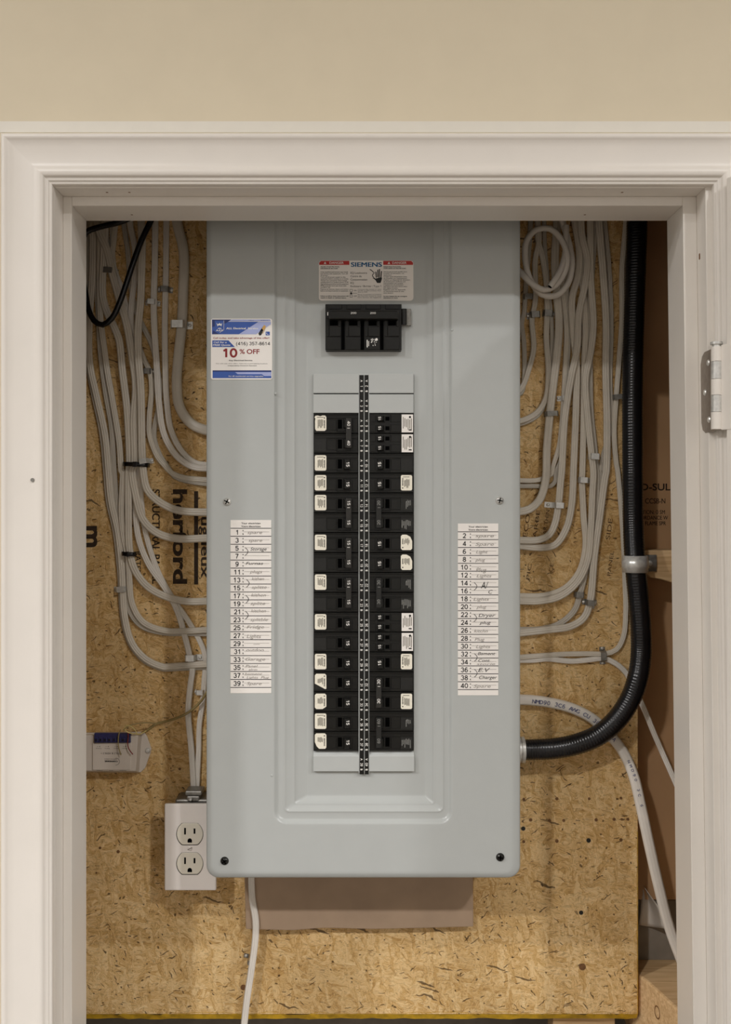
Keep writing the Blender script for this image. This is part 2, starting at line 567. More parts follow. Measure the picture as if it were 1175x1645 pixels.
# ------------------------------------------------------------------ sweeps
def spline(pts, step=0.006):
    """centripetal-ish Catmull-Rom through 3-D points"""
    q = [Vector(p) for p in pts]
    q = [q[0] * 2 - q[1]] + q + [q[-1] * 2 - q[-2]]
    out = []
    for i in range(1, len(q) - 2):
        p0, p1, p2, p3 = q[i - 1:i + 3]
        n = max(2, int((p2 - p1).length / step))
        t0 = 0.0
        t1 = t0 + max(1e-6, (p1 - p0).length ** 0.5)
        t2 = t1 + max(1e-6, (p2 - p1).length ** 0.5)
        t3 = t2 + max(1e-6, (p3 - p2).length ** 0.5)
        for k in range(n):
            t = t1 + (t2 - t1) * k / n
            a1 = p0 * ((t1 - t) / (t1 - t0)) + p1 * ((t - t0) / (t1 - t0))
            a2 = p1 * ((t2 - t) / (t2 - t1)) + p2 * ((t - t1) / (t2 - t1))
            a3 = p2 * ((t3 - t) / (t3 - t2)) + p3 * ((t - t2) / (t3 - t2))
            b1 = a1 * ((t2 - t) / (t2 - t0)) + a2 * ((t - t0) / (t2 - t0))
            b2 = a2 * ((t3 - t) / (t3 - t1)) + a3 * ((t - t1) / (t3 - t1))
            out.append(b1 * ((t2 - t) / (t2 - t1)) + b2 * ((t - t1) / (t2 - t1)))
    out.append(q[-2])
    return out


def sweep(mb, path, prof, twist=None, scale=None, cap=True):
    """profile points (across, out towards the viewer) along a path"""
    n = len(prof)
    vs, fs = [], []
    m = len(path)
    Nprev = None
    for i, p in enumerate(path):
        t = (path[min(m - 1, i + 1)] - path[max(0, i - 1)])
        t = t.normalized() if t.length > 1e-9 else Vector((0, 0, -1))
        nn = Vector((0, -1, 0))
        nn = nn - t * nn.dot(t)
        if nn.length < 0.35 and Nprev is not None:
            nn = Nprev - t * Nprev.dot(t)
        nn.normalize()
        Nprev = nn
        bb = t.cross(nn)
        a = twist(i / (m - 1)) if twist else 0.0
        k = scale(i / (m - 1), i) if scale else 1.0
        ca, sa = math.cos(a), math.sin(a)
        N2 = nn * ca + bb * sa
        B2 = bb * ca - nn * sa
        for (u, v) in prof:
            vs.append(p + B2 * (u * k) + N2 * (v * k))
    for i in range(m - 1):
        for j in range(n):
            fs.append((i * n + j, i * n + (j + 1) % n, (i + 1) * n + (j + 1) % n, (i + 1) * n + j))
    mb.add(vs, fs, True)
    if cap:
        mb.add(vs[:n], [list(range(n - 1, -1, -1))])
        mb.add(vs[-n:], [list(range(n))])
    return mb


def oval(wd, th, n=17, groove=0.42):
    """flat jacketed cable: three soft lobes with two shallow valleys on each broad side"""
    top = []
    for k in range(n):
        x = math.cos(math.pi * (1 - k / (n - 1)))
        x = 0.55 * x + 0.45 * (-1 + 2 * k / (n - 1))
        h = max(0.0, 1 - abs(x) ** 3.2) ** 0.5
        g = 1 - groove * (math.exp(-((x - 0.30) / 0.13) ** 2) + math.exp(-((x + 0.30) / 0.13) ** 2))
        top.append((x * wd / 2, h * g * th / 2))
    return top[::-1] + [(u, -v * 0.98) for u, v in top[1:-1]]


def circ(r, n=14):
    return [(r * math.cos(2 * math.pi * k / n), r * math.sin(2 * math.pi * k / n)) for k in range(n)]


# ================================================================== THE ROOM
def room():
    xl, xr = -4.0, 4.2
    yb = -3.5
    zc = CEIL
    yw0, yw1 = D_WALL, D_JAMB - 0.004
    # opening of the rough wall
    ox0, ox1, oz1 = -0.352, 0.385, H + 0.362
    m = MB()
    m.box(xl, ox0, yw0, yw1, 0, zc)
    m.box(ox1, xr, yw0, yw1, 0, zc)
    m.box(ox0, ox1, yw0, yw1, oz1, zc)
    struct(m.obj('wall_front', M['wall']))
    m = MB(); m.box(xl - 0.1, xl, yb, 1.6, 0, zc); struct(m.obj('wall_left', M['dim']))
    m = MB(); m.box(xr, xr + 0.1, yb, 1.6, 0, zc); struct(m.obj('wall_right', M['dim']))
    m = MB(); m.box(xl - 0.1, xr + 0.1, yb - 0.1, yb, 0, zc); struct(m.obj('wall_back', M['dim']))
    m = MB(); m.box(xl - 0.1, xr + 0.1, yb - 0.1, 1.6, zc, zc + 0.1); struct(m.obj('ceiling', M['ceiling']))
    m = MB(); m.box(xl - 0.1, xr + 0.1, yb - 0.1, 1.6, -0.1, 0); struct(m.obj('floor', M['floor']))
    # rough wall that closes the closet behind the boards
    m = MB(); m.box(xl, xr, 1.50, 1.6, 0, zc); struct(m.obj('wall_closet', M['concrete']))
    # the white paint margin above the casing
    m = MB()
    a, b = P(-40, 213, D_WALL), P(1230, 195, D_WALL)
    m.box(a.x, b.x, D_WALL - 0.0004, D_WALL + 0.0005, a.z, b.z)
    struct(m.obj('trim_7', M['band']))


room()

# door frame ---------------------------------------------------------
XL, XR = -0.3274, 0.3580          # jamb faces at the head
ZH = H + 0.3412                   # underside of the head jamb
TILT = 0.0110 / 0.83              # the right jamb leans out towards the bottom
ZB = 0.0                          # frame runs down to the floor


def xr(z, off=0.0):
    return XR + off + (ZH - z) * TILT


PROFILE = [(0, 0), (0, 13.2), (0.5, 14.8), (1.6, 15.8), (3.4, 16.0), (5.0, 15.6), (6.2, 14.6), (8, 13.6), (14, 12.6),
           (22, 11.9), (30, 11.7), (33, 11.9), (35.2, 12.7), (37.5, 13.3), (40, 13.3), (42.4, 12.6), (43.6, 11.4), (44.2, 10.0),
           (45.0, 9.4), (46.6, 9.5), (47.6, 9.1), (48.0, 8.1), (48.8, 7.6), (50.0, 7.6), (50.8, 7.1), (51.2, 5.8), (51.4, 0)]


def casing(name, corner_fn):
    """corner_fn(w) gives the two ends of the strip for a distance w inwards from the outer edge"""
    mb = MB()
    n = len(PROFILE)
    va, vb = [], []
    for (wmm, t) in PROFILE:
        a, b = corner_fn(wmm / 1000.0)
        va.append((a[0], D_WALL - t / 1000.0, a[1]))
        vb.append((b[0], D_WALL - t / 1000.0, b[1]))
    mb.add(va + vb, [(i, i + 1, n + i + 1, n + i) for i in range(n - 1)], True)
    mb.add(va, [list(range(n))]); mb.add(vb, [list(range(n - 1, -1, -1))])
    o = mb.obj(name, M['trim'])
    struct(o)
    es = o.modifiers.new('edge', 'EDGE_SPLIT'); es.split_angle = math.radians(50)
    return o


CW = 0.0514
cxl, czt = XL - 0.0002, ZH + 0.0010     # inner edges of the casing
cxr = XR + 0.0060
trim_left = casing('trim_1', lambda k: ((cxl - CW + k, czt + CW - k), (cxl - CW + k, ZB)))
trim_top = casing('trim_2', lambda k: ((cxr + CW - k, czt + CW - k), (cxl - CW + k, czt + CW - k)))
trim_right = casing('trim_3', lambda k: ((cxr + CW - k + (ZH - ZB) * TILT, ZB), (cxr + CW - k, czt + CW - k)))


def skew_box(mb, x0, x1, y0, y1, z0, z1, lean=True):
    f = (lambda x, z: x + (ZH - z) * TILT) if lean else (lambda x, z: x)
    vs = [(f(x0, z0), y0, z0), (f(x1, z0), y0, z0), (f(x1, z0), y1, z0), (f(x0, z0), y1, z0),
          (f(x0, z1), y0, z1), (f(x1, z1), y0, z1), (f(x1, z1), y1, z1), (f(x0, z1), y1, z1)]
    mb.add(vs, [(0, 3, 2, 1), (4, 5, 6, 7), (0, 1, 5, 4), (1, 2, 6, 5), (2, 3, 7, 6), (3, 0, 4, 7)])


SW, SH, SR = 0.0096, 0.0100, 0.0150     # how far the stops stand proud
m = MB(); m.box(XL - 0.018, XL, D_WALL, D_JAMB, ZB, ZH + 0.018)
m.box(XL, XL + SW, D_STOP, D_JAMB, ZB, ZH)
struct(m.obj('trim_4', M['trim'], bevel=0.0008))
m = MB(); m.box(XL, XR, D_WALL, D_JAMB, ZH, ZH + 0.018)
m.box(XL + SW, XR - SR, D_STOP, D_JAMB, ZH - SH, ZH)
trim_head = struct(m.obj('trim_5', M['trim'], bevel=0.0008))
m = MB(); skew_box(m, XR, XR + 0.018, D_WALL, D_JAMB, ZB, ZH + 0.018)
skew_box(m, XR - SR, XR, D_STOP, D_JAMB, ZB, ZH)
jamb_right = struct(m.obj('trim_6', M['trim'], bevel=0.0008))

# nail holes in the woodwork
for (px, py, d, host) in ((1121, 412, 1.04, 'r'), (52, 771, 1.003, 'l'), (97, 760, 1.03, 'j')):
    mb = MB()
    if host == 'l':
        mb.disc(px, py, 3.2, D_WALL - 0.0131, D_WALL - 0.011, n=10)
        mb.obj('nail_head', M['dsteel'], trim_left)
    elif host == 'r':
        z = P(px, py, 1.036).z
        c = Vector((xr(z) - 0.0002, 1.036, z))
        mb.box(c.x - 0.0003, c.x + 0.002, c.y - 0.002, c.y + 0.002, c.z - 0.0035, c.z + 0.0035)
        mb.obj('screw_hole', M['knot'], jamb_right, bevel=0.001)

for (px, dd_) in ((208, 1.030), (172, 1.030), (1000, 1.030), (940, 1.075), (212, 1.075)):
    zc_ = ZH if dd_ < D_STOP else ZH - SH
    xx = (px - 587.5) / F * dd_
    mb = MB()
    mb.box(xx - 0.0011, xx + 0.0011, dd_ - 0.0011, dd_ + 0.0011, zc_ - 0.0002, zc_ + 0.001)
    mb.obj('nail_hole', M['knot'], trim_head)

# the open door and its hinge ---------------------------------------
zt = P(1165, 282, 0.985).z
hx = xr(P(1150, 620, 1.0).z)
d_c = Vector((P(1167.5, 620, 0.992).x, 0.992))
dirv = Vector((0.52, -0.854)).normalized()     # along the face we see, towards the viewer
nrm = Vector((-dirv.y, dirv.x)) * 1            # into the slab, to the right and back
if nrm.x < 0:
    nrm = -nrm
mb = MB()
vs = []
for z in (0.012, zt):
    a = d_c; b = d_c + dirv * 0.12; c = b + nrm * 0.035; e = a + nrm * 0.035
    vs += [(q.x, q.y, z) for q in (a, b, c, e)]
mb.add(vs, [(0, 1, 5, 4), (1, 2, 6, 5), (2, 3, 7, 6), (3, 0, 4, 7), (0, 3, 2, 1), (4, 5, 6, 7)])
door = mb.obj('door_1', M['trim'], bevel=0.001)
struct(door)

hy0, hy1 = P(0, 557, 1.0).z, P(0, 690, 1.0).z       # top and bottom of the knuckle
kx, kyy = P(1151.5, 620, 1.0).x, 1.0
hinge = thing('door_hinge', (kx, kyy, hy1), 'nickel butt hinge with painted knuckles on the right door jamb', 'hinge')
mb = MB()
pts = []
lz0, lz1 = P(0, 565, 1.02).z, P(0, 695, 1.02).z
la, lb = 1.0015, 1.0355
rr = 0.012
xj = lambda z: xr(z) - 0.0006
outl = [(la, lz0), (lb - rr, lz0), (lb - rr * 0.35, lz0 - rr * 0.3), (lb, lz0 - rr), (lb, lz1 + rr), (lb - rr * 0.3, lz1 + rr * 0.3), (lb - rr, lz1), (la, lz1)]
n = len(outl)
mb.add([(xj(z), y, z) for y, z in outl] + [(xj(z) + 0.0022, y, z) for y, z in outl],
       [list(range(n))[::-1], list(range(n, 2 * n))] + [(i, (i + 1) % n, (i + 1) % n + n, i + n) for i in range(n)])
mb.obj('jamb_leaf', M['hinge'], hinge)
for (dy, zz) in ((1.012, lz0 - 0.013), (1.023, (lz0 + lz1) / 2), (1.012, lz1 + 0.013)):
    mb = MB()
    vs = []
    for k, (off, rad) in enumerate(((0.0, 0.0034), (0.0012, 0.0026))):
        for i in range(12):
            a = 2 * math.pi * i / 12
            vs.append((xj(zz) - off, dy + rad * math.cos(a), zz + rad * math.sin(a)))
    mb.add(vs, [(i, (i + 1) % 12, 12 + (i + 1) % 12, 12 + i) for i in range(12)] + [list(range(12, 24))])
    mb.obj('leaf_screw', M['steel'], hinge)
hts = [557, 581, 609, 635, 662, 690]
for i in range(5):
    mb = MB()
    z1, z0 = P(0, hts[i], 1.0).z, P(0, hts[i + 1], 1.0).z
    path = [Vector((kx, kyy, z1 - 0.0002)), Vector((kx, kyy, z0 + 0.0002))]
    sweep(mb, path, circ(0.0054, 18))
    o = mb.obj('knuckle', M['trim'] if i % 2 == 0 else M['steel'], hinge, bevel=0.0003)
    o['label'] = 'white painted knuckle' if i % 2 == 0 else 'bare metal knuckle'
mb = MB()
zt_ = P(0, 557, 1.0).z
for (za, zb_, r) in ((zt_, zt_ + 0.0022, 0.0042), (zt_ + 0.0022, zt_ + 0.0048, 0.0062)):
    sweep(mb, [Vector((kx, kyy, zb_)), Vector((kx, kyy, za))], circ(r, 18))
mb.obj('hinge_pin', M['steel'], hinge, bevel=0.0006)
mb = MB()                                              # leaf on the door edge
q0 = d_c - nrm * 0.0009 - dirv * 0.006; q1 = d_c - nrm * 0.0009 + dirv * 0.030
q2 = q1 + nrm * 0.002; q3 = q0 + nrm * 0.002
za, zb_ = P(0, 690, 0.99).z, P(0, 552, 0.99).z
vs = [(q.x, q.y, za) for q in (q0, q1, q2, q3)] + [(q.x, q.y, zb_) for q in (q0, q1, q2, q3)]
mb.add(vs, [(0, 1, 5, 4), (1, 2, 6, 5), (2, 3, 7, 6), (3, 0, 4, 7), (0, 3, 2, 1), (4, 5, 6, 7)])
o = mb.obj('door_leaf', M['trim'], hinge, bevel=0.0005)
o['label'] = 'white painted leaf'

# ceiling lamps of the room, then two side lights added for the jambs -------------------------------------------
for i, (x, y, e) in enumerate(LAMP_SPOTS):
    lp = thing('downlight_or_side_fill', (x, y, CEIL),
               ('round recessed downlight in the ceiling right of the closet', 'round recessed downlight in the ceiling left of the closet',
                'side light added near the right wall of the room to brighten the door jambs', 'side light added near the left wall of the room to brighten the door jambs')[i], 'ceiling light')
    mb = MB()
    vs, fs = [], []
    for k, (r, z) in enumerate(((0.105, CEIL - 0.003), (0.125, CEIL - 0.008), (0.13, CEIL))):
        for j in range(28):
            a = 2 * math.pi * j / 28
            vs.append((x + r * math.cos(a), y + r * math.sin(a), z))
    for k in range(2):
        for j in range(28):
            fs.append((k * 28 + j, k * 28 + (j + 1) % 28, (k + 1) * 28 + (j + 1) % 28, (k + 1) * 28 + j))
    mb.add(vs, fs, True)
    mb.obj('trim_ring', M['trim'], lp)
    la_ = bpy.data.lights.new('downlight_or_fill_lamp', 'AREA')
    la_.shape = 'DISK'; la_.size = 0.20; la_.spread = math.radians(142); la_.energy = e; la_.color = LAMP_COLOR
    lo = bpy.data.objects.new('downlight_or_fill_lamp', la_)
    COL.objects.link(lo)
    lo.location = (x, y, CEIL - 0.010)

# unseen globe behind the camera, placed for panel highlights and soft fill
x, y, z, e = HIGHLIGHT_LAMP
sco = thing('highlight_lamp', (x, -3.5, z), 'unseen round lamp on the wall behind the camera, placed for panel highlights and fill', 'wall lamp')
mb = MB()
sweep(mb, [Vector((x, -3.5, z)), Vector((x, -3.475, z))], circ(0.05, 24))
mb.obj('base', M['steel'], sco)
me = bpy.data.meshes.new('globe')
bm = bmesh.new()
bmesh.ops.create_uvsphere(bm, u_segments=24, v_segments=14, radius=0.06, matrix=Matrix.Translation((x, y, z)))
for f in bm.faces:
    f.smooth = True
bm.to_mesh(me); bm.free()
gm = bpy.data.materials.new('highlight_lamp_glow'); gm.use_nodes = True
gm.node_tree.nodes['Principled BSDF'].inputs['Emission Color'].default_value = (*LAMP_COLOR, 1)
gm.node_tree.nodes['Principled BSDF'].inputs['Emission Strength'].default_value = e / (math.pi * 4 * math.pi * 0.06 ** 2)
me.materials.append(gm)
go = bpy.data.objects.new('globe', me); COL.objects.link(go); go.parent = sco
go.matrix_parent_inverse = Matrix.Translation(-sco.location)

# ================================================================== BACKBOARD
XO = P(1025, 0, D_OSB).x
z_bot = P(0, 1629, D_OSB).z
mb = MB()
mb.box(-0.62, XO, D_OSB, D_OSB + 0.015, z_bot, 2.2)
board = mb.obj('strand_board', M['osb'])
tag(board, 'large oriented strand board panel mounted behind the grey breaker panel', 'board')
mb = MB()          # painted lower lip and edge
a = P(100, 1629, D_OSB)
rnd = random.Random(3)
top = []
N_ = 70
for i in range(N_ + 1):
    x = -0.62 + (XO + 0.62) * i / N_
    top.append((x, z_bot + rnd.uniform(-0.0015, 0.0035)))
vs = []
for (x, z) in top:
    vs += [(x, D_OSB - 0.0003, z), (x, D_OSB + 0.0045, z_bot - 0.0075 - rnd.uniform(0, 0.002)), (x, D_OSB + 0.016, z_bot - 0.0075)]
fs = []
for i in range(N_):
    fs += [(3 * i, 3 * i + 1, 3 * i + 4, 3 * i + 3), (3 * i + 1, 3 * i + 2, 3 * i + 5, 3 * i + 4)]
mb.add(vs, fs)
o = mb.obj('painted_edge', M['yellow'], board); o['label'] = 'yellow painted lower edge'
mb = MB()
vs = []
for i in range(41):
    z = z_bot + 0.24 * i / 40
    vs += [(XO - rnd.uniform(0.0002, 0.0016), D_OSB - 0.0003, z), (XO + 0.0006, D_OSB + 0.0004, z), (XO + 0.0007, D_OSB + 0.014, z)]
fs = []
for i in range(40):
    fs += [(3 * i, 3 * i + 1, 3 * i + 4, 3 * i + 3), (3 * i + 1, 3 * i + 2, 3 * i + 5, 3 * i + 4)]
mb.add(vs, [f for f in fs])
o = mb.obj('painted_edge', M['yellow'], board); o['label'] = 'yellow painted right edge'
# nails and plugs
for (px, py, r) in ((842, 1284, 2.4), (895, 1283, 2.6), (947, 1283, 2.2), (998, 1282, 2.2), (853, 1317, 2.6), (883, 1318, 2.6), (906, 1318, 2.4),
                    (958, 1317, 2.6), (987, 1316, 2.6), (999, 1316, 1.8), (1009, 1316, 2.4), (841, 1331, 3.4), (842, 1352, 2.4), (895, 1351, 2.8), (946, 1350, 3.6),
                    (998, 1349, 2.6), (934, 1466, 3.4), (936, 1553, 5.4), (391, 1586, 4.4), (289, 1235, 2.2), (161, 1362, 2.0), (190, 1368, 2.6), (155, 1402, 1.6)):
    mb = MB(); mb.disc(px, py, r, D_OSB - 0.0006, D_OSB + 0.003, n=12, ref=D_OSB)
    mb.obj('nail', M['darkmetal'] if r in (3.6, 3.4) else M['knot'], board)
# stencilled print
DI = D_OSB - 0.0003
for (txt, x, y, wd, h, bo) in (('herford', 290, 862, 152, 22, 0.035), ('STRUCTURAL PANEL', 251, 862, 152, 12.5, 0.02), ('rugueux', 330, 873, 112, 13, 0.02),
                               ('m', 151, 862, 34, 34, 0.03), ('RATED', 222, 905, 38, 9, 0.01)):
    mb = MB(); write(mb, txt, x, y, DI, wid=wd, h=h, rot=90, bold=bo)
    mb.obj('printed_word', M['ink'], board)
mb = MB(); rect(mb, 312, 318.5, 789, 939, DI)
mb.obj('printed_bar', M['ink'], board)
for (txt, x, y, wd, h) in (('HEAR THIN', 877, 845, 52, 6), ('ARBE', 862, 842, 46, 6.5), ('ECOU', 847, 838, 50, 7), ('PIC', 850, 918, 26, 6), ('CE', 886, 912, 14, 6),
                           ('SIDE', 979, 850, 34, 7), ('PANEL', 981, 905, 40, 6)):
    mb = MB(); write(mb, txt, x, y, DI, wid=wd, h=h, rot=-82)
    mb.obj('printed_word', M['ink2'], board)

# ================================================================== STUD BAY right of the board
mb = MB(); mb.box(XO - 0.12, 0.75, D_BAY, D_BAY + 0.02, P(0, 1445, D_BAY).z, 2.2)
bay = mb.obj('insulation_board', M['foam'])
tag(bay, 'brown printed sheathing board deep in the gap right of the strand board', 'board')
db = D_BAY - 0.0004
for (txt, x, y, h, st_, bo) in (('D-SUL', 1030.5, 782, 11, 1.15, 0.02), ('CCSB-N', 1037, 804.5, 8.5, 0.8, 0.01), ('ATION: 0 SM', 1027, 822.5, 6.6, 0.8, 0.012),
                                ('CORDANCE W', 1025, 831.5, 6.4, 0.8, 0.012), ('FLAME SPR', 1037, 840.5, 6.4, 0.8, 0.012)):
    mb = MB(); write(mb, txt, x, y, db, h=h, left=True, bold=bo, stretch=st_)
    mb.obj('printed_line', M['ink'], bay)
# blocking
mb = MB()
dblk = 1.264
mb.prism([(1024, 884), (1110, 884), (1110, 944), (1078, 935), (1060, 930), (1046, 928), (1040, 921), (1024, 919)], dblk, D_BAY - 0.001)
blk = mb.obj('wood_blocking', M['lumber'], bevel=0.0015)
tag(blk, 'pale rough wooden block spanning the gap behind the black conduit', 'wood block')
# sill timber, concrete and vapour sheet
mb = MB()
a, b = P(1024, 1588, 1.262), P(1150, 1640, 1.262)
zz1 = P(0, 1576, 1.262).z
vs0 = [(P(1024, 0, 1.262).x + 0.002, 1.290), (P(1040, 0, 1.262).x, 1.262), (P(1085, 0, 1.20).x, 1.19), (0.75, 1.19), (0.75, 1.372), (P(1024, 0, 1.262).x + 0.002, 1.372)]
n = len(vs0)
mb.add([(x, y, zz1 - 0.09) for x, y in vs0] + [(x, y, zz1) for x, y in vs0],
       [list(range(n))[::-1], list(range(n, 2 * n))] + [(i, (i + 1) % n, (i + 1) % n + n, i + n) for i in range(n)])
sill = mb.obj('sill_timber', M['lumber'], bevel=0.003)
tag(sill, 'pale knotty timber end lying at the bottom right of the closet', 'timber')
mb = MB(); a, b = P(886, 1640, 1.30), P(984, 1640, 1.30)
mb.box(a.x, b.x, D_OSB + 0.0165, D_OSB + 0.055, 0.0, z_bot + 0.05)
tag(mb.obj('wall_stud', M['lumber']), 'upright framing stud showing just below the yellow painted board edge', 'timber')
mb = MB(); mb.box(XO + 0.0015, 0.75, D_BAY + 0.004, D_BAY + 0.12, zz1 - 0.02, P(0, 1447, D_BAY).z)
tag(mb.obj('concrete_block', M['concrete'], bevel=0.002), 'grey concrete ledge under the brown board at bottom right', 'concrete')
# knot ring on the timber end
A_ = Vector((P(1040, 0, 1.262).x, 1.262, 0)); B_ = Vector((P(1085, 0, 1.20).x, 1.19, 0))
t_ = (B_ - A_).normalized(); n_ = Vector((t_.y, -t_.x, 0))
kc = A_ + t_ * 0.026 + n_ * 0.0004; kc.z = P(0, 1624, 1.24).z
mb = MB()
vs = []
for r in (0.0085, 0.0068, 0.0):
    for i in range(20):
        a = 2 * math.pi * i / 20
        vs.append(kc + t_ * (r * 0.8 * math.cos(a)) + Vector((0, 0, r * math.sin(a))))
mb.add(vs, [(i, (i + 1) % 20, 20 + (i + 1) % 20, 20 + i) for i in range(20)])
ring = mb.obj('knot', M['knot'], sill)
# plastic sheet
mb = MB()
grid = []
nu, nv = 10, 12
rnd = random.Random(5)
for j in range(nv + 1):
    v = j / nv
    for i in range(nu + 1):
        u = i / nu
        px = 1027 + u * (12 + 44 * v) + 2 * math.sin(5 * u + 3 * v)
        py = 1406 + v * 88 + 22 * u * (1 - v) - 8 * v * (1 - u)
        d = 1.335 - 0.03 * u - 0.008 * math.sin(7 * u + 2 * v) - 0.015 * v
        p_ = P(px, py, d)
        grid.append((p_.x, p_.y, p_.z))
mb.add(grid, [(j * (nu + 1) + i, (j + 1) * (nu + 1) + i, (j + 1) * (nu + 1) + i + 1, j * (nu + 1) + i + 1) for j in range(nv) for i in range(nu)], True)
o = mb.obj('plastic_sheet', M['poly'])
so = o.modifiers.new('t', 'SOLIDIFY'); so.thickness = 0.0006
tag(o, 'crumpled milky plastic sheet flap hanging in the lower right gap', 'plastic sheet')
mb = MB()
grid = []
for j in range(9):
    v = j / 8
    for i in range(7):
        u = i / 6
        px = 1044 + u * (12 - 2 * v) + 10 * v
        py = 1424 + v * 22 + 6 * u
        d = 1.30 - 0.004 * math.sin(6 * u) + 0.01 * v
        p_ = P(px, py, d + 0.03)
        grid.append((p_.x, p_.y, p_.z))
mb.add(grid, [(j * 7 + i, (j + 1) * 7 + i, (j + 1) * 7 + i + 1, j * 7 + i + 1) for j in range(8) for i in range(6)], True)
o = mb.obj('plastic_sheet', M['poly'])
so = o.modifiers.new('t', 'SOLIDIFY'); so.thickness = 0.0006
tag(o, 'small torn scrap of plastic sheet behind the thick white cable', 'plastic sheet')

# gypsum offcut below the panel
mb = MB()
mb.prism([(391, 1330), (760, 1330), (761, 1489), (690, 1491), (600, 1493), (520, 1491), (470, 1495), (395, 1493)], 1.254, D_OSB - 0.0003)
fo = mb.obj('gypsum_offcut', M['fibre'], bevel=0.0012)
tag(fo, 'brown paper faced board offcut below the breaker panel', 'board')

# ================================================================== THE BREAKER PANEL
zb_panel = P(0, 1412, D_COVER).z
panel = thing('breaker_panel', (0, D_OSB, zb_panel), 'tall grey enamelled breaker panel with pressed recess on the strand board', 'electrical panel')
T0 = 190.0


def chaikin(c, it=2):
    for _ in range(it):
        out = [c[0]]
        for a, b in zip(c[:-1], c[1:]):
            out.append([x * 0.75 + y * 0.25 for x, y in zip(a, b)])
            out.append([x * 0.25 + y * 0.75 for x, y in zip(a, b)])
        out.append(c[-1])
        c = out
    return c


# left, right, bottom, corner radius, depth behind the front plane (mm)
rings = [[331, 837, 1412, 20, 26], [331, 837, 1412, 20, 6], [331, 837, 1412, 20, 3.4], [338, 827, 1405, 15, 0.6], [342, 822, 1401, 12, 0], [350, 815, 1393, 10, 0],
         [410, 755, 1355, 24, 0], [436, 731, 1328, 22, 0], [439, 728, 1325, 21, 0], [441, 726, 1322.5, 19, 0.3], [445, 722, 1318, 15, 3.9], [447, 720, 1316, 14, 4.2],
         [454.5, 714.5, 1307, 9, 4.2], [457, 712.5, 1305, 8, 3.3], [460, 710, 1302.8, 7, 5.0], [469.5, 701, 1296, 5, 7.4], [472.5, 698, 1294, 5, 7.3], [475.5, 695.5, 1292, 4, 9.6],
         [490, 686.5, 1285, 3, 13.4], [492, 684, 1283, 3, 14], [498, 679, 1277, 2, 14.0]]
rs = chaikin(rings, 2)
mb = MB()
NC = 6
loops = []
for (l, r, b, rad, dep) in rs:
    t = T0 + (1412 - b)
    pts = rounded(l, r, t, b, max(0.5, rad), NC)
    loops.append([(P(x, y, D_COVER).x, D_COVER + dep / 1000.0, P(x, y, D_COVER).z) for x, y in pts])
n = len(loops[0])
vs = [v for lp_ in loops for v in lp_]
fs = []
for k in range(len(loops) - 1):
    for i in range(n):
        fs.append((k * n + i, (k + 1) * n + i, (k + 1) * n + (i + 1) % n, k * n + (i + 1) % n))
mb.add(vs, fs, True)
# floor of the recess with the cut-outs for the breakers
xs = [496, 503, 523, 645, 666, 681]
ys = [T0 + 1412 - 1279, 490, 562, 600, 1240, 1279]
holes = {(2, 1), }
hole_cells = set()
for i in range(5):
    for j in range(5):
        if (i == 2 and j == 1) or (i in (1, 2, 3) and j == 3):
            continue
        q = [P(xs[i], ys[j], D_COVER), P(xs[i + 1], ys[j], D_COVER), P(xs[i + 1], ys[j + 1], D_COVER), P(xs[i], ys[j + 1], D_COVER)]
        mb.add([(p.x, D_COVER + 0.01401, p.z) for p in q], [(0, 3, 2, 1)])
cover = mb.obj('cover', M['panel'], panel)
bm = bmesh.new(); bm.from_mesh(cover.data)
bmesh.ops.recalc_face_normals(bm, faces=[f for f in bm.faces if f.smooth])
bm.to_mesh(cover.data); bm.free()
# enclosure box behind
mb = MB()
ex0, ex1 = -0.1835, 0.1785
ez0, ez1 = zb_panel + 0.006, P(0, T0 + 6, D_COVER).z
ey0, ey1 = D_COVER + 0.0245, D_OSB - 0.0002
mb.box(ex0, ex1, ey1 - 0.002, ey1, ez0, ez1)
mb.box(ex0, ex0 + 0.0015, ey0, ey1 - 0.002, ez0, ez1)
mb.box(ex1 - 0.0015, ex1, ey0, ey1 - 0.002, ez0, ez1)
mb.box(ex0, ex1, ey0, ey1 - 0.002, ez0, ez0 + 0.0015)
mb.box(ex0, ex1, ey0, ey1 - 0.002, ez1 - 0.0015, ez1)
mb.obj('enclosure', M['panel'], panel)
# cover screws
for (px, py, k) in ((365, 806, 's'), (803, 804, 's'), (361, 1383, 'd'), (804, 1377, 'd')):
    m_ = M['steel'] if k == 's' else M['darkmetal']
    mb = MB(); mb.disc(px, py, 6.8, D_COVER - 0.0030, D_COVER + 0.001, n=20, ref=D_COVER, dome=0.0032)
    sc = mb.obj('cover_screw', m_, panel)
    sc['label'] = 'bright zinc screw' if k == 's' else 'dark screw'
    mb = MB()
    ang = random.uniform(0, 1.5)
    for q in (0, math.pi / 2):
        dx, dy = math.cos(ang + q), math.sin(ang + q)
        mb.prism([(px - 4.4 * dx + 0.8 * dy, py - 4.4 * dy - 0.8 * dx), (px + 4.4 * dx + 0.8 * dy, py + 4.4 * dy - 0.8 * dx),
                  (px + 4.4 * dx - 0.8 * dy, py + 4.4 * dy + 0.8 * dx), (px - 4.4 * dx - 0.8 * dy, py - 4.4 * dy + 0.8 * dx)], D_COVER - 0.0033, D_COVER - 0.002, ref=D_COVER)
    mb.obj('screw_slot', M['pit'], sc)
# small raised dimples pressed into the cover
for (px, py) in ((437, 1246), (443, 632), (727, 530)):
    mb = MB(); mb.disc(px, py, 2.2, D_COVER - 0.0006, D_COVER + 0.0005, n=12, ref=D_COVER, dome=0.0008)
    mb.obj('dimple', M['panel'], panel)
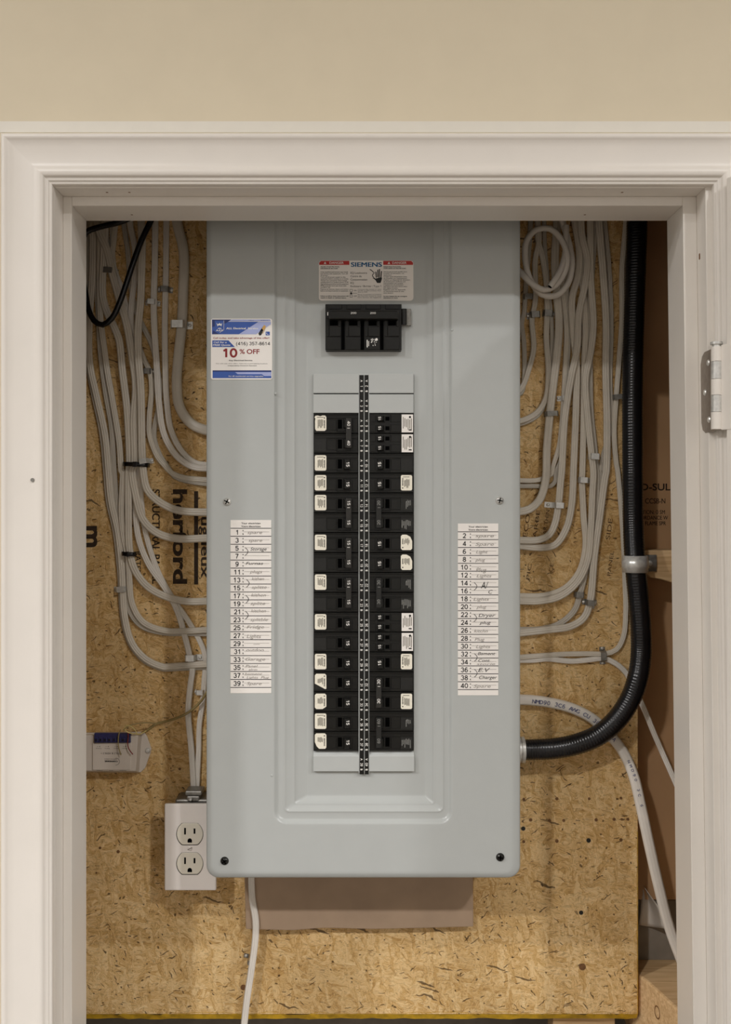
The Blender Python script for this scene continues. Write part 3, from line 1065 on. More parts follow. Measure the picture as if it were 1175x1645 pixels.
# filler plates
dp = D_FLOOR - 0.0045
for (x0, x1, y0, y1) in ((504, 577, 601, 632.3), (592, 664.5, 601, 632.3), (504, 577, 634, 664), (592, 664.5, 634, 664)):
    mb = MB()
    a, b = P(x0, y1, D_FLOOR), P(x1, y0, D_FLOOR)
    mb.box(a.x, b.x, dp, D_FLOOR + 0.001, a.z, b.z)
    mb.obj('filler_plate', M['plate'], panel, bevel=0.0006)
for (x0, x1) in ((504, 577), (593.5, 665.5)):
    mb = MB()
    a, b = P(x0, 1237.5, D_FLOOR), P(x1, 1206, D_FLOOR)
    zm = P(0, 1213.5, D_FLOOR).z
    sec = [(D_FLOOR + 0.001, a.z), (dp, a.z), (dp, zm), (D_FLOOR + 0.0005, b.z), (D_FLOOR + 0.001, b.z)]
    n = len(sec)
    mb.add([(a.x, y, z) for y, z in sec] + [(b.x, y, z) for y, z in sec],
           [list(range(n))[::-1], list(range(n, 2 * n))] + [(i, (i + 1) % n, (i + 1) % n + n, i + n) for i in range(n)])
    mb.obj('filler_plate', M['plate'], panel, bevel=0.0005)
# centre rail, under the strips
mb = MB(); mb.pbox(576.5, 593.5, 601, 1240, D_FLOOR - 0.0042, D_FLOOR + 0.004, ref=D_FLOOR)
mb.obj('centre_rail', M['plate'], panel)
dst = D_FLOOR - 0.0048
for (x0, x1, side) in ((577.6, 584.6, 0), (586.0, 592.2, 1)):
    mb = MB(); mb.prism([(x0, 602.5), (x1, 602.5), (x1 + 0.4, 1244), (x0 + 0.4, 1244)], dst, dst + 0.0005)
    st = mb.obj('number_strip', M['black'], panel)
    mb = MB()
    xc = (x0 + x1) / 2 + 0.1
    rot = 90 if side == 0 else -90
    for i in range(20):
        yc = 620.3 + i * 32.0
        num = str(2 * i + 1 + side)
        write(mb, 'A', xc, yc - 8.3, dst - 0.0002, h=3.4, rot=rot, bold=0.03)
        write(mb, num, xc, yc, dst - 0.0002, h=4.0, rot=rot, bold=0.03, stretch=0.85)
        write(mb, 'B', xc, yc + 8.0, dst - 0.0002, h=3.3, rot=rot, bold=0.05)
    mb.obj('lettering', M['whiteprint'], st)

# danger label ---------------------------------------------------------
dl = D_FLOOR - 0.0003
mb = MB(); mb.prism(rounded(512.5, 664.5, 418.5, 483, 5), dl, D_FLOOR + 0.0002)
dlab = mb.obj('danger_label', M['white'], panel)
dlab['label'] = 'white warning label with red headings'
dt = dl - 0.00015
mb = MB()
pts = [p for p in rounded(513, 562, 419, 440, 4)]
flat(mb, [(513, 425.5), (513, 422), (516, 419), (561.5, 419), (561.5, 425.5)], dt)
flat(mb, [(616, 425.5), (616, 419), (661, 419), (664, 422), (664, 425.5)], dt)
mb.obj('red_band', M['red'], dlab)
mb = MB()
for x in (541, 642):
    write(mb, 'DANGER', x, 422.1, dt - 0.0001, h=3.6, wid=23, bold=0.02)
for x in (522.5, 625.2):
    flat(mb, [(x - 2.2, 424), (x + 2.2, 424), (x, 420.3)], dt - 0.0001)
mb.obj('white_lettering', M['whiteprint'], dlab)
mb = MB()
write(mb, 'SIEMENS', 589, 424.8, dt, h=7.2, wid=50, bold=0.030)
mb.obj('blue_lettering', M['teal'], dlab)
mb = MB()
EN = ['HAZARD OF ELECTRIC SHOCK,', 'EXPLOSION OR ARC FLASH.', '', 'Only qualified personnel may install', 'and service this equipment. Turn off', 'all power.',
      'Turn off all power supply to this', 'equipment before working on or inside.', 'Always use a properly rated voltage', 'sensing device to confirm power is off.',
      'Appropriate personal protective equipment', '(PPE) must be worn per local rules', 'and NFPA 70E.', 'Replace all devices, doors and covers', 'before turning on power to equipment.', '', '',
      'Failure to follow these instructions will', 'result in death or serious injury.']
FR = ["RISQUE D'ELECTROCUTION,", "D'EXPLOSION OU D'ECLAIR D'ARC.", '', 'Seul le personnel qualifie peut', 'installer et entretenir cet', 'equipement.', 'Couper toute alimentation avant',
      "de travailler sur l'equipement.", 'Utiliser un dispositif de detection', "de tension pour confirmer que", "l'alimentation est coupee.", "L'equipement de protection", 'approprie doit etre porte selon', 'les regles locales.',
      'Replacer tous les dispositifs', 'et couvercles avant la mise', 'sous tension.', '', 'Le non respect de ces consignes', 'entrainera la mort.']
for lines, x0, xw in ((EN, 515.2, 45), (FR, 616.5, 46)):
    k = 52.5 / len(lines)
    for i, s in enumerate(lines):
        if s:
            full = min(xw, len(s) * 1.22)
            write(mb, s, x0, 428.6 + i * k, dt, h=1.75, wid=full, left=True, bold=0.03 if i < 2 or i > 16 else 0.01)
for i, s in enumerate(('EQ Loadcentre', 'Centre de', 'Consommation', 'EQ')):
    write(mb, s, 563.5, 438.2 + i * 5.4, dt, h=3.4, left=True, stretch=0.92)
write(mb, 'Enclosure / Boîtier : Type 1', 563.5, 459.7, dt, h=3.1, wid=49, left=True)
for i, s in enumerate(('Connect the meter or main', 'handle in ON position first.', 'then to OFF.')):
    write(mb, s, 575, 464.6 + i * 2.3, dt, h=1.6, left=True, wid=(38, 38, 16)[i])
for i, s in enumerate(("Placer la manette en position", "de marche avant la mise", "hors tension de l'appareil.")):
    write(mb, s, 575, 473 + i * 2.4, dt, h=1.6, left=True, wid=38)
write(mb, 'ON', 568.5, 466.6, dt, h=2.2, left=True)
write(mb, 'OFF', 568.5, 475.6, dt, h=2.2, left=True)
rect(mb, 566.5, 574, 470.8, 471.3, dt)
flat(mb, rounded(562.6, 566.2, 469.6, 472.8, 1.4), dt)
for y in (466.6, 475.6):
    for (a, b, c, e) in ((562.2, 566.4, y - 2.1, y - 1.6), (562.2, 566.4, y + 1.6, y + 2.1), (562.2, 562.7, y - 2.1, y + 2.1), (565.9, 566.4, y - 2.1, y + 2.1)):
        rect(mb, a, b, c, e, dt)
# hand reaching to a live wire
flat(mb, [(603.5, 449), (605, 446.5), (606.4, 447.2), (607.8, 446), (612.8, 445.6), (614.2, 446.6), (613.2, 450.5), (611.6, 454.6), (606.2, 454.6), (604.4, 451.6)], dt)
for (x0, y0, x1, y1) in ((604.9, 446, 604.2, 436.5), (607.3, 445.5, 607.4, 433.2), (609.7, 445.5, 610.1, 432.2), (612.3, 446, 613.2, 435.5)):
    ribbon(mb, [(x0, y0), (x1, y1)], 1.7, dt)
ribbon(mb, [(604.2, 449.6), (601.8, 447.2), (599.6, 446.2)], 1.8, dt)
ribbon(mb, [(594.3, 432.6), (597, 434.2), (599.4, 436.6), (601.6, 438.2), (598.8, 441.4), (598.6, 443.6), (600.6, 445)], 1.3, dt)
mb.obj('black_lettering', M['print'], dlab)

# circuit directories ---------------------------------------------------
def arc(x, y0, y1, k):
    return [(x + k * math.sin(math.pi * i / 8), y0 + (y1 - y0) * i / 8) for i in range(9)]


def directory(x0, x1, ytop, ybot, first, words_, braces, name):
    dd = D_COVER - 0.0004
    mb = MB(); mb.prism([(x0, ytop), (x1, ytop), (x1, ybot), (x0, ybot)], dd, D_COVER + 0.0002)
    o = mb.obj('circuit_directory', M['white'], panel)
    o['label'] = name
    q = dd - 0.00015
    y0 = ytop + 13.2
    pitch = (ybot - 9.2 - y0) / 20
    mb = MB()
    thin = MB()
    wd = x1 - x0
    write(mb, 'Your electrician', x0 + wd * 0.5, ytop + 5.0, q, h=2.9, wid=31, bold=0.015)
    write(mb, 'Votre électricien', x0 + wd * 0.5, ytop + 9.9, q, h=2.9, wid=31, bold=0.015)
    for i in range(21):
        y = y0 + i * pitch
        rect(mb, x0, x1, y - 0.55, y + 0.55, q)
        if i == 20:
            break
        yc = y + pitch / 2
        write(mb, str(first + 2 * i), x0 + 10.5, yc, q, h=7.6, bold=0.026, stretch=0.95)
        write(mb, 'A', x0 + 20.2, yc - 2.7, q, h=2.3, bold=0.03)
        write(mb, 'B', x0 + 20.2, yc + 2.8, q, h=2.3, bold=0.03)
        rect(thin, x0 + 22, x1 - 3, yc - 0.95, yc - 0.5, q)
    for (i, s, dx, dy, wpx, hh, dark) in words_:
        yc = y0 + (i + 0.5) * pitch + dy
        note = MB()
        write(note, s, x0 + 23 + dx, yc, q - 0.0001, h=hh, wid=wpx, shear=0.28, left=True)
        note.obj('handwriting', M['pen'] if dark else M['pencil'], o)
    for (i, x) in braces:
        ya = y0 + (i + 0.42) * pitch
        br = MB()
        ribbon(br, arc(x0 + x, ya, ya + pitch * 1.0, 4.6), 0.9, q - 0.0001)
        br.obj('pen_brace', M['pen'], o)
    mb.obj('print', M['print'], o)
    thin.obj('writing_lines', M['pencil'], o)


LW = [(0, 'spare', 4, 0, 24, 5, 0), (1, 'spare', 6, 0, 22, 5, 0), (2, 'Storage', 9, 1, 26, 5.6, 1), (4, 'Furnas', 1.5, -1.4, 28, 4.6, 1), (5, 'plugs', 8, -0.8, 20, 5, 0),
      (6, 'kithen', 11, -2.2, 20, 5, 0), (7, 'splitte', 11, -1.5, 24, 5, 0), (8, 'kithen', 10, -1.6, 24, 5, 0), (9, 'splite', 9, -1, 24, 5, 0), (10, 'kitchen', 10, -1.8, 24, 5, 0),
      (11, 'splitble', 9, -0.6, 28, 5, 0), (12, 'Fridge', 3, -1.5, 28, 5, 0), (13, 'Lights', 3, 0.8, 23, 6, 0), (14, '-----', 14, 0, 10, 5, 0), (15, 'outdoo', 2.5, -3, 28, 5, 0), (16, 'Garage', 1, -0.8, 32, 5, 0),
      (17, 'Panel', 1, -2.4, 20, 4.4, 0), (17, 'alrm', 6, 3.2, 14, 3.4, 0), (18, 'bsment', 0, -2.6, 28, 4.2, 0), (18, 'Lights  Plug', 3, 3.0, 36, 4.2, 0), (19, 'Spare', 3, 0, 24, 5, 0)]
RW = [(0, 'spare', 5, 0, 30, 5, 0), (1, 'Spare', 5, 0.8, 30, 5, 0), (2, 'Light', 6, 0.6, 19, 5, 0), (3, 'plug', 5, 0.6, 16, 5, 0), (4, 'Plug', 6, 4, 17, 7, 0), (5, 'Lights', 7, 1, 24, 5, 0),
      (6, 'A/', 14, 3, 12, 11, 1), (7, 'C', 26, 1.2, 7, 6, 1), (8, 'Lights', 2, 0.5, 25, 5, 0), (9, 'plug', 7, 0, 16, 5, 0), (10, 'Dryer', 10, 1, 27, 5.4, 1), (11, 'plug', 12, 0, 18, 5, 1),
      (12, 'kitchn', 3, 0.6, 22, 5, 0), (13, 'Plug', 4, 1.6, 16, 5, 0), (14, 'Lights', 6, 0.6, 23, 5, 0), (15, 'Bsment', 9, -1, 28, 5, 1), (16, 'Cont.', 10, -2.6, 19, 5, 1), (16, 'storie', 7, 3.0, 30, 3.6, 0),
      (17, 'E.V', 9.5, 0, 19, 6.6, 1), (18, 'Charger', 11, -0.8, 29, 5.6, 1), (19, 'Spare', 2, 0.6, 28, 5, 0)]
directory(370.5, 436, 835.5, 1113.5, 1, LW, [(2, 23.5), (6, 25.5), (8, 24.5), (10, 24)], 'paper list of odd numbered circuits')
directory(736, 801, 841, 1117, 2, RW, [(6, 26), (10, 25.5), (15, 26.5), (17, 26.5)], 'paper list of even numbered circuits')

# ------------------------------------------------------------------ breakers
DBF = D_FLOOR - 0.0040       # front face of the breaker bodies
LFT, RGT, PITCH, TOP = 504.0, 664.5, 31.92, 664.2
LBL = {}


def breaker(side, row, poles, rating, sticker, tandem=False, label=''):
    """sticker: None or (row offset, kind)"""
    s = 1 if side == 'L' else -1
    ux = (lambda u: LFT + u) if side == 'L' else (lambda u: RGT - u * 0.985)
    y0 = TOP + row * PITCH
    rot = 90 if side == 'L' else -90
    hgt = poles * PITCH
    c = P(ux(36), y0 + hgt, D_FLOOR)
    t = thing('circuit_breaker', (c.x, 1.24, c.z), label, 'circuit breaker',
              ('breakers in the left column' if side == 'L' else 'breakers in the right column'))

    def bx(mb, u0, u1, v0, v1, up, down=-0.0005):
        xa, xb = sorted((ux(u0), ux(u1)))
        mb.pbox(xa, xb, y0 + v0, y0 + v1, DBF - up, DBF - down, ref=DBF)

    # body
    mb = MB()
    for p in range(poles):
        o_ = p * PITCH
        bx(mb, 0.3, 72, o_ + 0.5, o_ + PITCH - 0.5, 0.0, -0.055)
        if not tandem:
            bx(mb, 0.8, 71, o_ + 1.6, o_ + 2.9, 0.0010)
            bx(mb, 20, 71, o_ + 7.0, o_ + 8.4, 0.0007)
            bx(mb, 21, 36.6, o_ + 10, o_ + 27, 0.0005)
            bx(mb, 36.8, 60.5, o_ + 27.3, o_ + 29, 0.0012)
            bx(mb, 36.8, 38.6, o_ + 9.2, o_ + 27.3, 0.0012)
            bx(mb, 47, 60.5, o_ + 9.2, o_ + 10.4, 0.0012)
            bx(mb, 62.5, 71, o_ + 10, o_ + 28, 0.0004)
        else:
            for h_ in (0, 15.6):
                bx(mb, 21, 36.5, o_ + h_ + 2.5, o_ + h_ + 14, 0.0006)
                bx(mb, 36.5, 38, o_ + h_ + 2.0, o_ + h_ + 14.4, 0.0012)
                bx(mb, 46, 59, o_ + h_ + 13.4, o_ + h_ + 14.4, 0.0012)
                bx(mb, 62, 71, o_ + h_ + 2.5, o_ + h_ + 14, 0.0006)
    mb.obj('body', M['black'], t, bevel=0.0003, seg=1)
    # pads and the dark windows beside the toggles
    mb = MB()
    for p in range(poles):
        if not tandem:
            bx(mb, 1.5, 20.5, p * PITCH + 9.5, p * PITCH + 28.5, 0.0006)
    if mb.v:
        mb.obj('label_pad', M['black2'], t)
    for p in range(poles):
        o_ = p * PITCH
        halves = ((0, 9.8, 24.5),) if not tandem else ((0, 5.2, 11.6), (15.4, 5.2, 11.6))
        for (h_, va, vb) in halves:
            mb = MB()
            bx(mb, 39.2, 45.8, o_ + h_ + va, o_ + h_ + vb, 0.00015)
            mb.obj('trip_window', M['pit'], t)
    # toggles
    def toggle(v0, v1, u0=47.5, u1=58.5, up=0.0062):
        mb = MB()
        a0, a1 = sorted((ux(u0), ux(u1)))
        b0, b1 = sorted((ux(u0 + 2.6), ux(u1 - 0.6)))
        base = [P(a0, y0 + v1, DBF), P(a1, y0 + v1, DBF), P(a1, y0 + v0, DBF), P(a0, y0 + v0, DBF)]
        topq = [P(b0, y0 + v1 - 0.8, DBF), P(b1, y0 + v1 - 0.8, DBF), P(b1, y0 + v0 + 0.8, DBF), P(b0, y0 + v0 + 0.8, DBF)]
        vs = [(p.x, DBF + 0.0005, p.z) for p in base] + [(p.x, DBF - up, p.z) for p in topq]
        mb.add(vs, [(4, 5, 6, 7), (0, 1, 5, 4), (1, 2, 6, 5), (2, 3, 7, 6), (3, 0, 4, 7)])
        return mb.obj('toggle', M['black'], t, bevel=0.0006)

    dimtext = side == 'R' and poles == 2 and row in (4, 8, 15)
    pm = M['greyprint'] if dimtext else M['whiteprint']
    if poles == 1 and not tandem:
        k = toggle(9.8, 26.5)
        mb = MB()
        write(mb, rating, ux(55.2), y0 + 18.0, DBF - 0.0066, h=5.0, rot=rot, bold=0.03)
        mb.obj('rating_number', pm, k)
    elif tandem:
        for h_ in (0, 15.4):
            k = toggle(h_ + 3.5, h_ + 13, 47.5, 59.5, 0.005)
            mb = MB()
            write(mb, rating, ux(55.0), y0 + h_ + 8.2, DBF - 0.0054, h=4.2, rot=rot, bold=0.02)
            mb.obj('rating_number', pm, k)
    else:
        mb = MB()
        u0, u1 = 52.2, 61.0
        xa, xb = sorted((ux(u0), ux(u1)))
        mb.pbox(xa, xb, y0 + 8.5, y0 + PITCH + 24.5, DBF - 0.0078, DBF + 0.0005, ref=DBF)
        k = mb.obj('tie_handle', M['tie'] if not dimtext else M['black2'], t, bevel=0.0009)
        for o_ in (0, PITCH):
            toggle(o_ + 9.8, o_ + 24.5, 47.5, 54, 0.006)
        mb = MB()
        write(mb, rating, ux(56.6), y0 + 16.2, DBF - 0.0080, h=4.8, rot=rot, bold=0.02)
        write(mb, rating, ux(56.6), y0 + PITCH + 15.5, DBF - 0.0080, h=4.8, rot=rot, bold=0.02)
        rect(mb, *sorted((ux(54.0), ux(58.4))), y0 + 23.2, y0 + 24.0, DBF - 0.0080)
        mb.obj('rating_number', pm, k)
    # stickers
    if sticker:
        off, kind = sticker
        ys_ = y0 + off * PITCH
        dk = DBF - 0.0010
        if kind == 'square':
            xa, xb = sorted((ux(0.6), ux(19.2)))
            pts = [(xa, ys_ + 1.2), (xb, ys_ + 1.2), (xb, ys_ + 30), (xa, ys_ + 30)]
            pts = [(xa, ys_ + 1.6), (xb, ys_ + 1.6), (xb, ys_ + 30.4), (xa, ys_ + 30.4)]
        else:
            xa, xb = sorted((ux(2), ux(20.5)))
            ya, yb = ys_ + 3.2, ys_ + 28.0
            pts = rounded(xa, xb, ya, yb, 2.6)
            cut = {'cut_tri': [(xa, yb - 9), (xb - 3, yb)], 'cut_left': [(xa, yb - 10), (xa + 7, yb)], 'cut_small': [(xb, yb - 4), (xb - 6, yb)],
                   'cut_top': [(xb - 8, ya), (xb, ya + 9)]}.get(kind)
            if kind == 'cut_tri':
                pts = [(xa, ya + 2.5), (xa + 2.5, ya), (xb - 2.5, ya), (xb, ya + 2.5), (xb, yb - 1), (xb - 1.5, yb), (xa, yb - 9)]
            elif kind == 'cut_left':
                pts = [(xa, ya + 2.5), (xa + 2.5, ya), (xb - 2.5, ya), (xb, ya + 2.5), (xb, yb - 2), (xb - 2, yb), (xa + 7, yb), (xa + 3, yb - 4), (xa, yb - 11)]
            elif kind == 'cut_small':
                pts = [(xa, ya + 2.5), (xa + 2.5, ya), (xb - 2.5, ya), (xb, ya + 2.5), (xb, yb - 4), (xb - 6, yb), (xa + 2.5, yb), (xa, yb - 2.5)]
            elif kind == 'cut_top':
                pts = [(xa, ya + 2.5), (xa + 2.5, ya), (xb - 9, ya), (xb - 3, ya + 3.5), (xb, ya + 10), (xb, yb - 2.5), (xb - 2.5, yb), (xa + 2.5, yb), (xa, yb - 2.5)]
            elif kind == 'torn':
                pts = [(xa + 1, ya + 5), (xa - 0.5, ya + 3), (xa + 1, ya + 0.5), (xa + 5, ya), (xa + 9, ya + 1.3), (xa + 12, ya), (xb - 2, ya), (xb, ya + 2.5), (xb, yb - 2.5), (xb - 2.5, yb), (xa + 2.5, yb), (xa + 0.5, yb - 3), (xa + 0.3, ya + 9)]
        mb = MB(); mb.prism(pts, dk, DBF + 0.0002)
        st = mb.obj('rating_sticker', M['cream'] if kind != 'square' else M['white'], t)
        mb = MB(); f2 = MB()
        rr_ = random.Random(row * 7 + ord(side))
        xi = max(xa, xb) - 3.0 if side == 'L' else min(xa, xb) + 3.0
        dq = dk - 0.00015
        if kind == 'square':
            flat(mb, rounded(xb - 6.6, xb - 3.2, ys_ + 4.0, ys_ + 7.6, 1.6), dq)
            for i in range(6):
                y = ys_ + 9
                rect(f2, xa + 2 + i * 2.6, xa + 3.2 + i * 2.6, ys_ + 5 + rr_.uniform(0, 5), ys_ + 27 - rr_.uniform(0, 6), dq)
            rect(mb, xb - 7, xb - 2.2, ys_ + 25.5, ys_ + 27.4, dq)
        else:
            write(mb, 'SIEMENS', xi, (ya + yb) / 2 + (1.5 if side == 'L' else -1.5), dq, h=1.9, wid=12.5 if kind not in ('cut_top',) else 9, rot=rot, bold=0.03)
            yy = ya + 4.0 if side == 'L' else yb - 4.0
            flat(mb, rounded(xi - 1.0, xi + 1.0, yy - 1.0, yy + 1.0, 0.9), dq)
            for i in range(5):
                q = xi - s * (3.0 + i * 1.8)
                a_ = ya + 5.5 + rr_.uniform(0, 3); b_ = yb - (7.5 if 'cut' in kind else 4) - rr_.uniform(0, 4)
                rect(f2, q - 0.55, q + 0.55, a_, b_, dq)
            if 'cut' not in kind:
                rect(f2, xa + 3.5, xb - 4.5, ya + 2.4, ya + 3.4, dq)
        mb.obj('print', M['print'], st)
        f2.obj('fine_print', M['fine'], st)
    # moulded grey markings of the big double breakers
    if side == 'R' and poles == 2:
        mb = MB()
        rr_ = random.Random(row)
        dq = DBF - 0.0008
        for (po, nl) in ((0, 3), (1, 6)):
            if row == 13:
                continue
            for i in range(nl + 1):
                xq = ux(4.5) + s * (i * 2.2)
                rect(mb, *sorted((xq, xq + s * 1.1)), y0 + po * PITCH + 11 + rr_.uniform(0, 3), y0 + po * PITCH + 19 + rr_.uniform(0, 8), dq)
            if po == 0:
                flat(mb, rounded(ux(11.5), ux(8.2), y0 + 12.5, y0 + 15.8, 1.5), dq)
        if mb.v:
            mb.obj('grey_marking', M['greyprint'], t)
    return t


rows_l = [(0, 2, '40', (0, 'torn'), 'black double-pole 40 amp breaker with torn sticker beside strip numbers five and seven'),
          (2, 1, '15', (0, 'round'), 'black single 15 amp breaker with sticker beside strip number nine'),
          (3, 1, '15', (0, 'round'), 'black single 15 amp breaker with sticker beside strip number eleven'),
          (4, 2, '15', (0, 'round'), 'black tied 15 amp double breaker beside strip numbers thirteen and fifteen'),
          (6, 2, '15', (0, 'round'), 'black tied 15 amp double breaker beside strip numbers seventeen and nineteen'),
          (8, 2, '15', (0, 'round'), 'black tied 15 amp double breaker beside strip numbers twenty-one and twenty-three'),
          (10, 1, '15', (0, 'round'), 'black single 15 amp breaker with sticker beside strip number twenty-five'),
          (11, 1, '15', None, 'black single 15 amp breaker without sticker beside strip number twenty-seven'),
          (12, 1, '15', (0, 'round'), 'black single 15 amp breaker with sticker beside strip number twenty-nine'),
          (13, 1, '15', (0, 'cut_tri'), 'black single breaker with diagonally cut sticker beside strip number thirty-one'),
          (14, 1, '15', (0, 'cut_small'), 'black single breaker whose sticker lost a lower corner beside strip number thirty-three'),
          (15, 1, '15', (0, 'round'), 'black single 15 amp breaker with sticker beside strip number thirty-five'),
          (16, 1, '15', (0, 'cut_left'), 'lowest breaker in the left column with a curved cut sticker')]
for (r_, p_, a_, st_, lb_) in rows_l:
    breaker('L', r_, p_, a_, st_, False, lb_)
rows_r = [(0, 1, '15', (0, 'square'), True, 'topmost right tandem breaker with square white sticker beside strip number six'),
          (1, 1, '15', (0, 'square'), True, 'tandem breaker with square white sticker beside strip number eight'),
          (2, 1, '15', None, False, 'black single 15 amp breaker without sticker beside strip number ten'),
          (3, 1, '15', (0, 'round'), False, 'black single 15 amp breaker with rounded sticker beside strip number twelve'),
          (4, 2, '20', None, False, 'black double breaker with grey markings beside strip numbers fourteen and sixteen'),
          (6, 1, '15', (0, 'cut_top'), False, 'black single breaker with clipped cream sticker beside strip number eighteen'),
          (7, 1, '15', (0, 'cut_top'), False, 'black single breaker with clipped cream sticker beside strip number twenty'),
          (8, 2, '30', None, False, 'black double breaker with grey markings beside strip numbers twenty-two and twenty-four'),
          (10, 1, '15', (0, 'square'), True, 'tandem breaker with square white sticker beside strip number twenty-six'),
          (11, 1, '15', (0, 'square'), True, 'tandem breaker with square white sticker beside strip number twenty-eight'),
          (12, 1, '15', (0, 'round'), False, 'black single 15 amp breaker with rounded sticker beside strip number thirty'),
          (13, 2, '30', (1, 'round'), False, 'black tied 30 amp double breaker with one sticker beside strip numbers thirty-two and thirty-four'),
          (15, 2, '60', None, False, 'lowest right double breaker with grey markings beside numbers thirty-six and thirty-eight')]
for (r_, p_, a_, st_, td_, lb_) in rows_r:
    breaker('R', r_, p_, a_, st_, td_, lb_)

# main breaker ------------------------------------------------------------
c = P(584, 563, D_FLOOR)
mainb = thing('main_breaker', (c.x, 1.24, c.z), 'wide black four-pole main breaker marked 200 below the danger label', 'circuit breaker')
DM = D_FLOOR - 0.010
mb = MB(); mb.pbox(523, 645.5, 488.5, 562.5, DM, 1.235, ref=DM)
for i in range(4):
    x = 523.6 + i * 31.2
    mb.pbox(x + 0.6, x + 24.5, 541.5, 561.8, DM - 0.0007, DM, ref=DM)
    mb.pbox(x + 6, x + 24.5, 525, 540.5, DM - 0.0016, DM, ref=DM)
    mb.pbox(x + 0.6, x + 5.4, 512, 540.5, DM - 0.0009, DM, ref=DM)
    mb.pbox(x + 20, x + 24.5, 512, 525, DM - 0.0016, DM, ref=DM)
    mb.pbox(x + 2, x + 26, 489.5, 497, DM - 0.0008, DM, ref=DM)
mb.obj('body', M['black'], mainb, bevel=0.0004, seg=1)
for i in range(4):
    x = 523.6 + i * 31.2
    mb = MB(); mb.pbox(x + 6.4, x + 19.4, 515.5, 523, DM - 0.0003, DM, ref=DM)
    mb.obj('trip_window', M['pit'], mainb)
for i in range(3):
    x = 523.6 + (i + 1) * 31.2 - 6.2
    mb = MB(); mb.pbox(x, x + 5.6, 512, 562.3, DM - 0.0002, DM, ref=DM)
    mb.obj('pole_gap', M['pit'], mainb)
mb = MB()
mb.prism(rounded(529, 640.5, 499, 512.5, 2), DM - 0.011, DM)
for x in (535, 566, 598, 629):
    mb.pbox(x - 4, x + 6, 508, 515.5, DM - 0.008, DM, ref=DM)
hd = mb.obj('handle', M['black'], mainb, bevel=0.0012)
mb = MB()
for x in (568.2, 599.5):
    write(mb, '200', x, 502.8, DM - 0.0112, h=3.0, wid=9.2, bold=0.02)
rect(mb, 526.2, 527.4, 501.5, 507, DM - 0.0112)
mb.obj('rating_number', M['whiteprint'], hd)
mb = MB()
rr_ = random.Random(9)
for (x0, x1, y0, y1) in ((589.5, 591, 546, 558), (592.2, 593.2, 548, 556)):
    rect(mb, x0, x1, y0, y1, DM - 0.0009)
for i in range(16):
    x = 596 + rr_.uniform(0, 11); y = 543.5 + rr_.uniform(0, 13)
    rect(mb, x, x + rr_.uniform(0.8, 2.2), y, y + rr_.uniform(0.6, 2.0), DM - 0.0009)
flat(mb, rounded(603, 607.2, 543.2, 547.6, 2), DM - 0.00095)
mb.obj('marking', M['whiteprint'], mainb)
mb = MB()
mb.prism(rounded(645, 661, 495.3, 522.5, 0.8), DM + 0.006, D_FLOOR + 0.002, ref=DM + 0.004)
mb.obj('side_bracket', M['dsteel'], mainb, bevel=0.001)
mb = MB()
cc = P(649.5, 509, DM)
sweep(mb, [P(649.5, 496.5, DM + 0.003), P(649.5, 521.5, DM + 0.003)], circ(0.0032, 16))
mb.obj('bracket_roll', M['black2'], mainb)

# service sticker ------------------------------------------------------------
ds = D_COVER - 0.0006
c = P(388, 610, D_COVER)
svc = thing('service_sticker', (c.x, D_COVER, c.z), 'blue and white advertising sticker with a ten percent offer on the panel', 'sticker')
K = 120 / 1175


def z9(pts):
    return [(330 + x * K, 500 + y * K) for x, y in pts]


mb = MB(); mb.prism(rounded(339, 437.5, 511.8, 609.8, 3.6), ds, D_COVER - 0.0001)
mb.obj('card', M['white'], svc)
d1, d2, d3 = ds - 0.00012, ds - 0.00024, ds - 0.00036
mb = MB()
flat(mb, z9([(105, 165), (840, 165), (530, 362), (105, 362)]), d1)
flat(mb, z9([(105, 130), (415, 130), (360, 165), (105, 165)]), d1)
flat(mb, z9([(110, 458), (365, 458), (465, 563), (110, 563)]), d1)
flat(mb, z9([(115, 930), (1040, 930), (1040, 1052), (115, 1052)]), d1)
flat(mb, rounded(330 + 950 * K, 330 + 1015 * K, 500 + 320 * K, 500 + 380 * K, 1), d1)
mb.obj('blue_print', M['blue'], svc)
for pts in ([(845, 165), (1032, 165), (1032, 205), (800, 362), (535, 362)], [(425, 130), (1020, 130), (1030, 155), (370, 160)],
            [(470, 958), (1036, 958), (1036, 1020), (930, 1020), (890, 990), (510, 990)]):
    mb = MB(); flat(mb, z9(pts), d2)
    mb.obj('pale_blue_print', M['lilac'], svc)
mb = MB()
flat(mb, z9([(110, 130), (400, 130), (330, 185), (110, 250)]), d2)
flat(mb, z9([(115, 930), (1040, 930), (1040, 950), (115, 950)]), d2)
flat(mb, z9([(120, 300), (220, 362), (110, 362)]), d2)
mb.obj('navy_print', M['navy'], svc)
mb = MB()
flat(mb, z9([(150, 150), (292, 150), (292, 290), (225, 335), (155, 290)]), d3)
mb.obj('shield_print', M['blue'], svc)
mb = MB()
d4 = d3 - 0.0001
for pts in ([(292, 145), (292, 290), (225, 335)], ):
    ribbon(mb, z9(pts), 0.5, d4)
flat(mb, z9([(175, 180), (195, 205), (225, 185), (250, 205), (268, 180), (252, 238), (238, 222), (208, 222), (192, 238)]), d4)
flat(mb, z9([(190, 275), (262, 275), (240, 262), (210, 262)]), d4)
write(mb, 'A.E.S', 330 + 222 * K, 500 + 300 * K, d4, h=2.6, wid=11, bold=0.04)
mb.obj('shield_emblem', M['whiteprint'], svc)
mb = MB()
write(mb, 'ALL Electrical  Service', 330 + 580 * K, 500 + 268 * K, d2, h=3.1, wid=51, bold=0.03)
write(mb, 'Call for a', 330 + 130 * K, 500 + 487 * K, d2, h=2.7, wid=21, bold=0.02, left=True, shear=0.15)
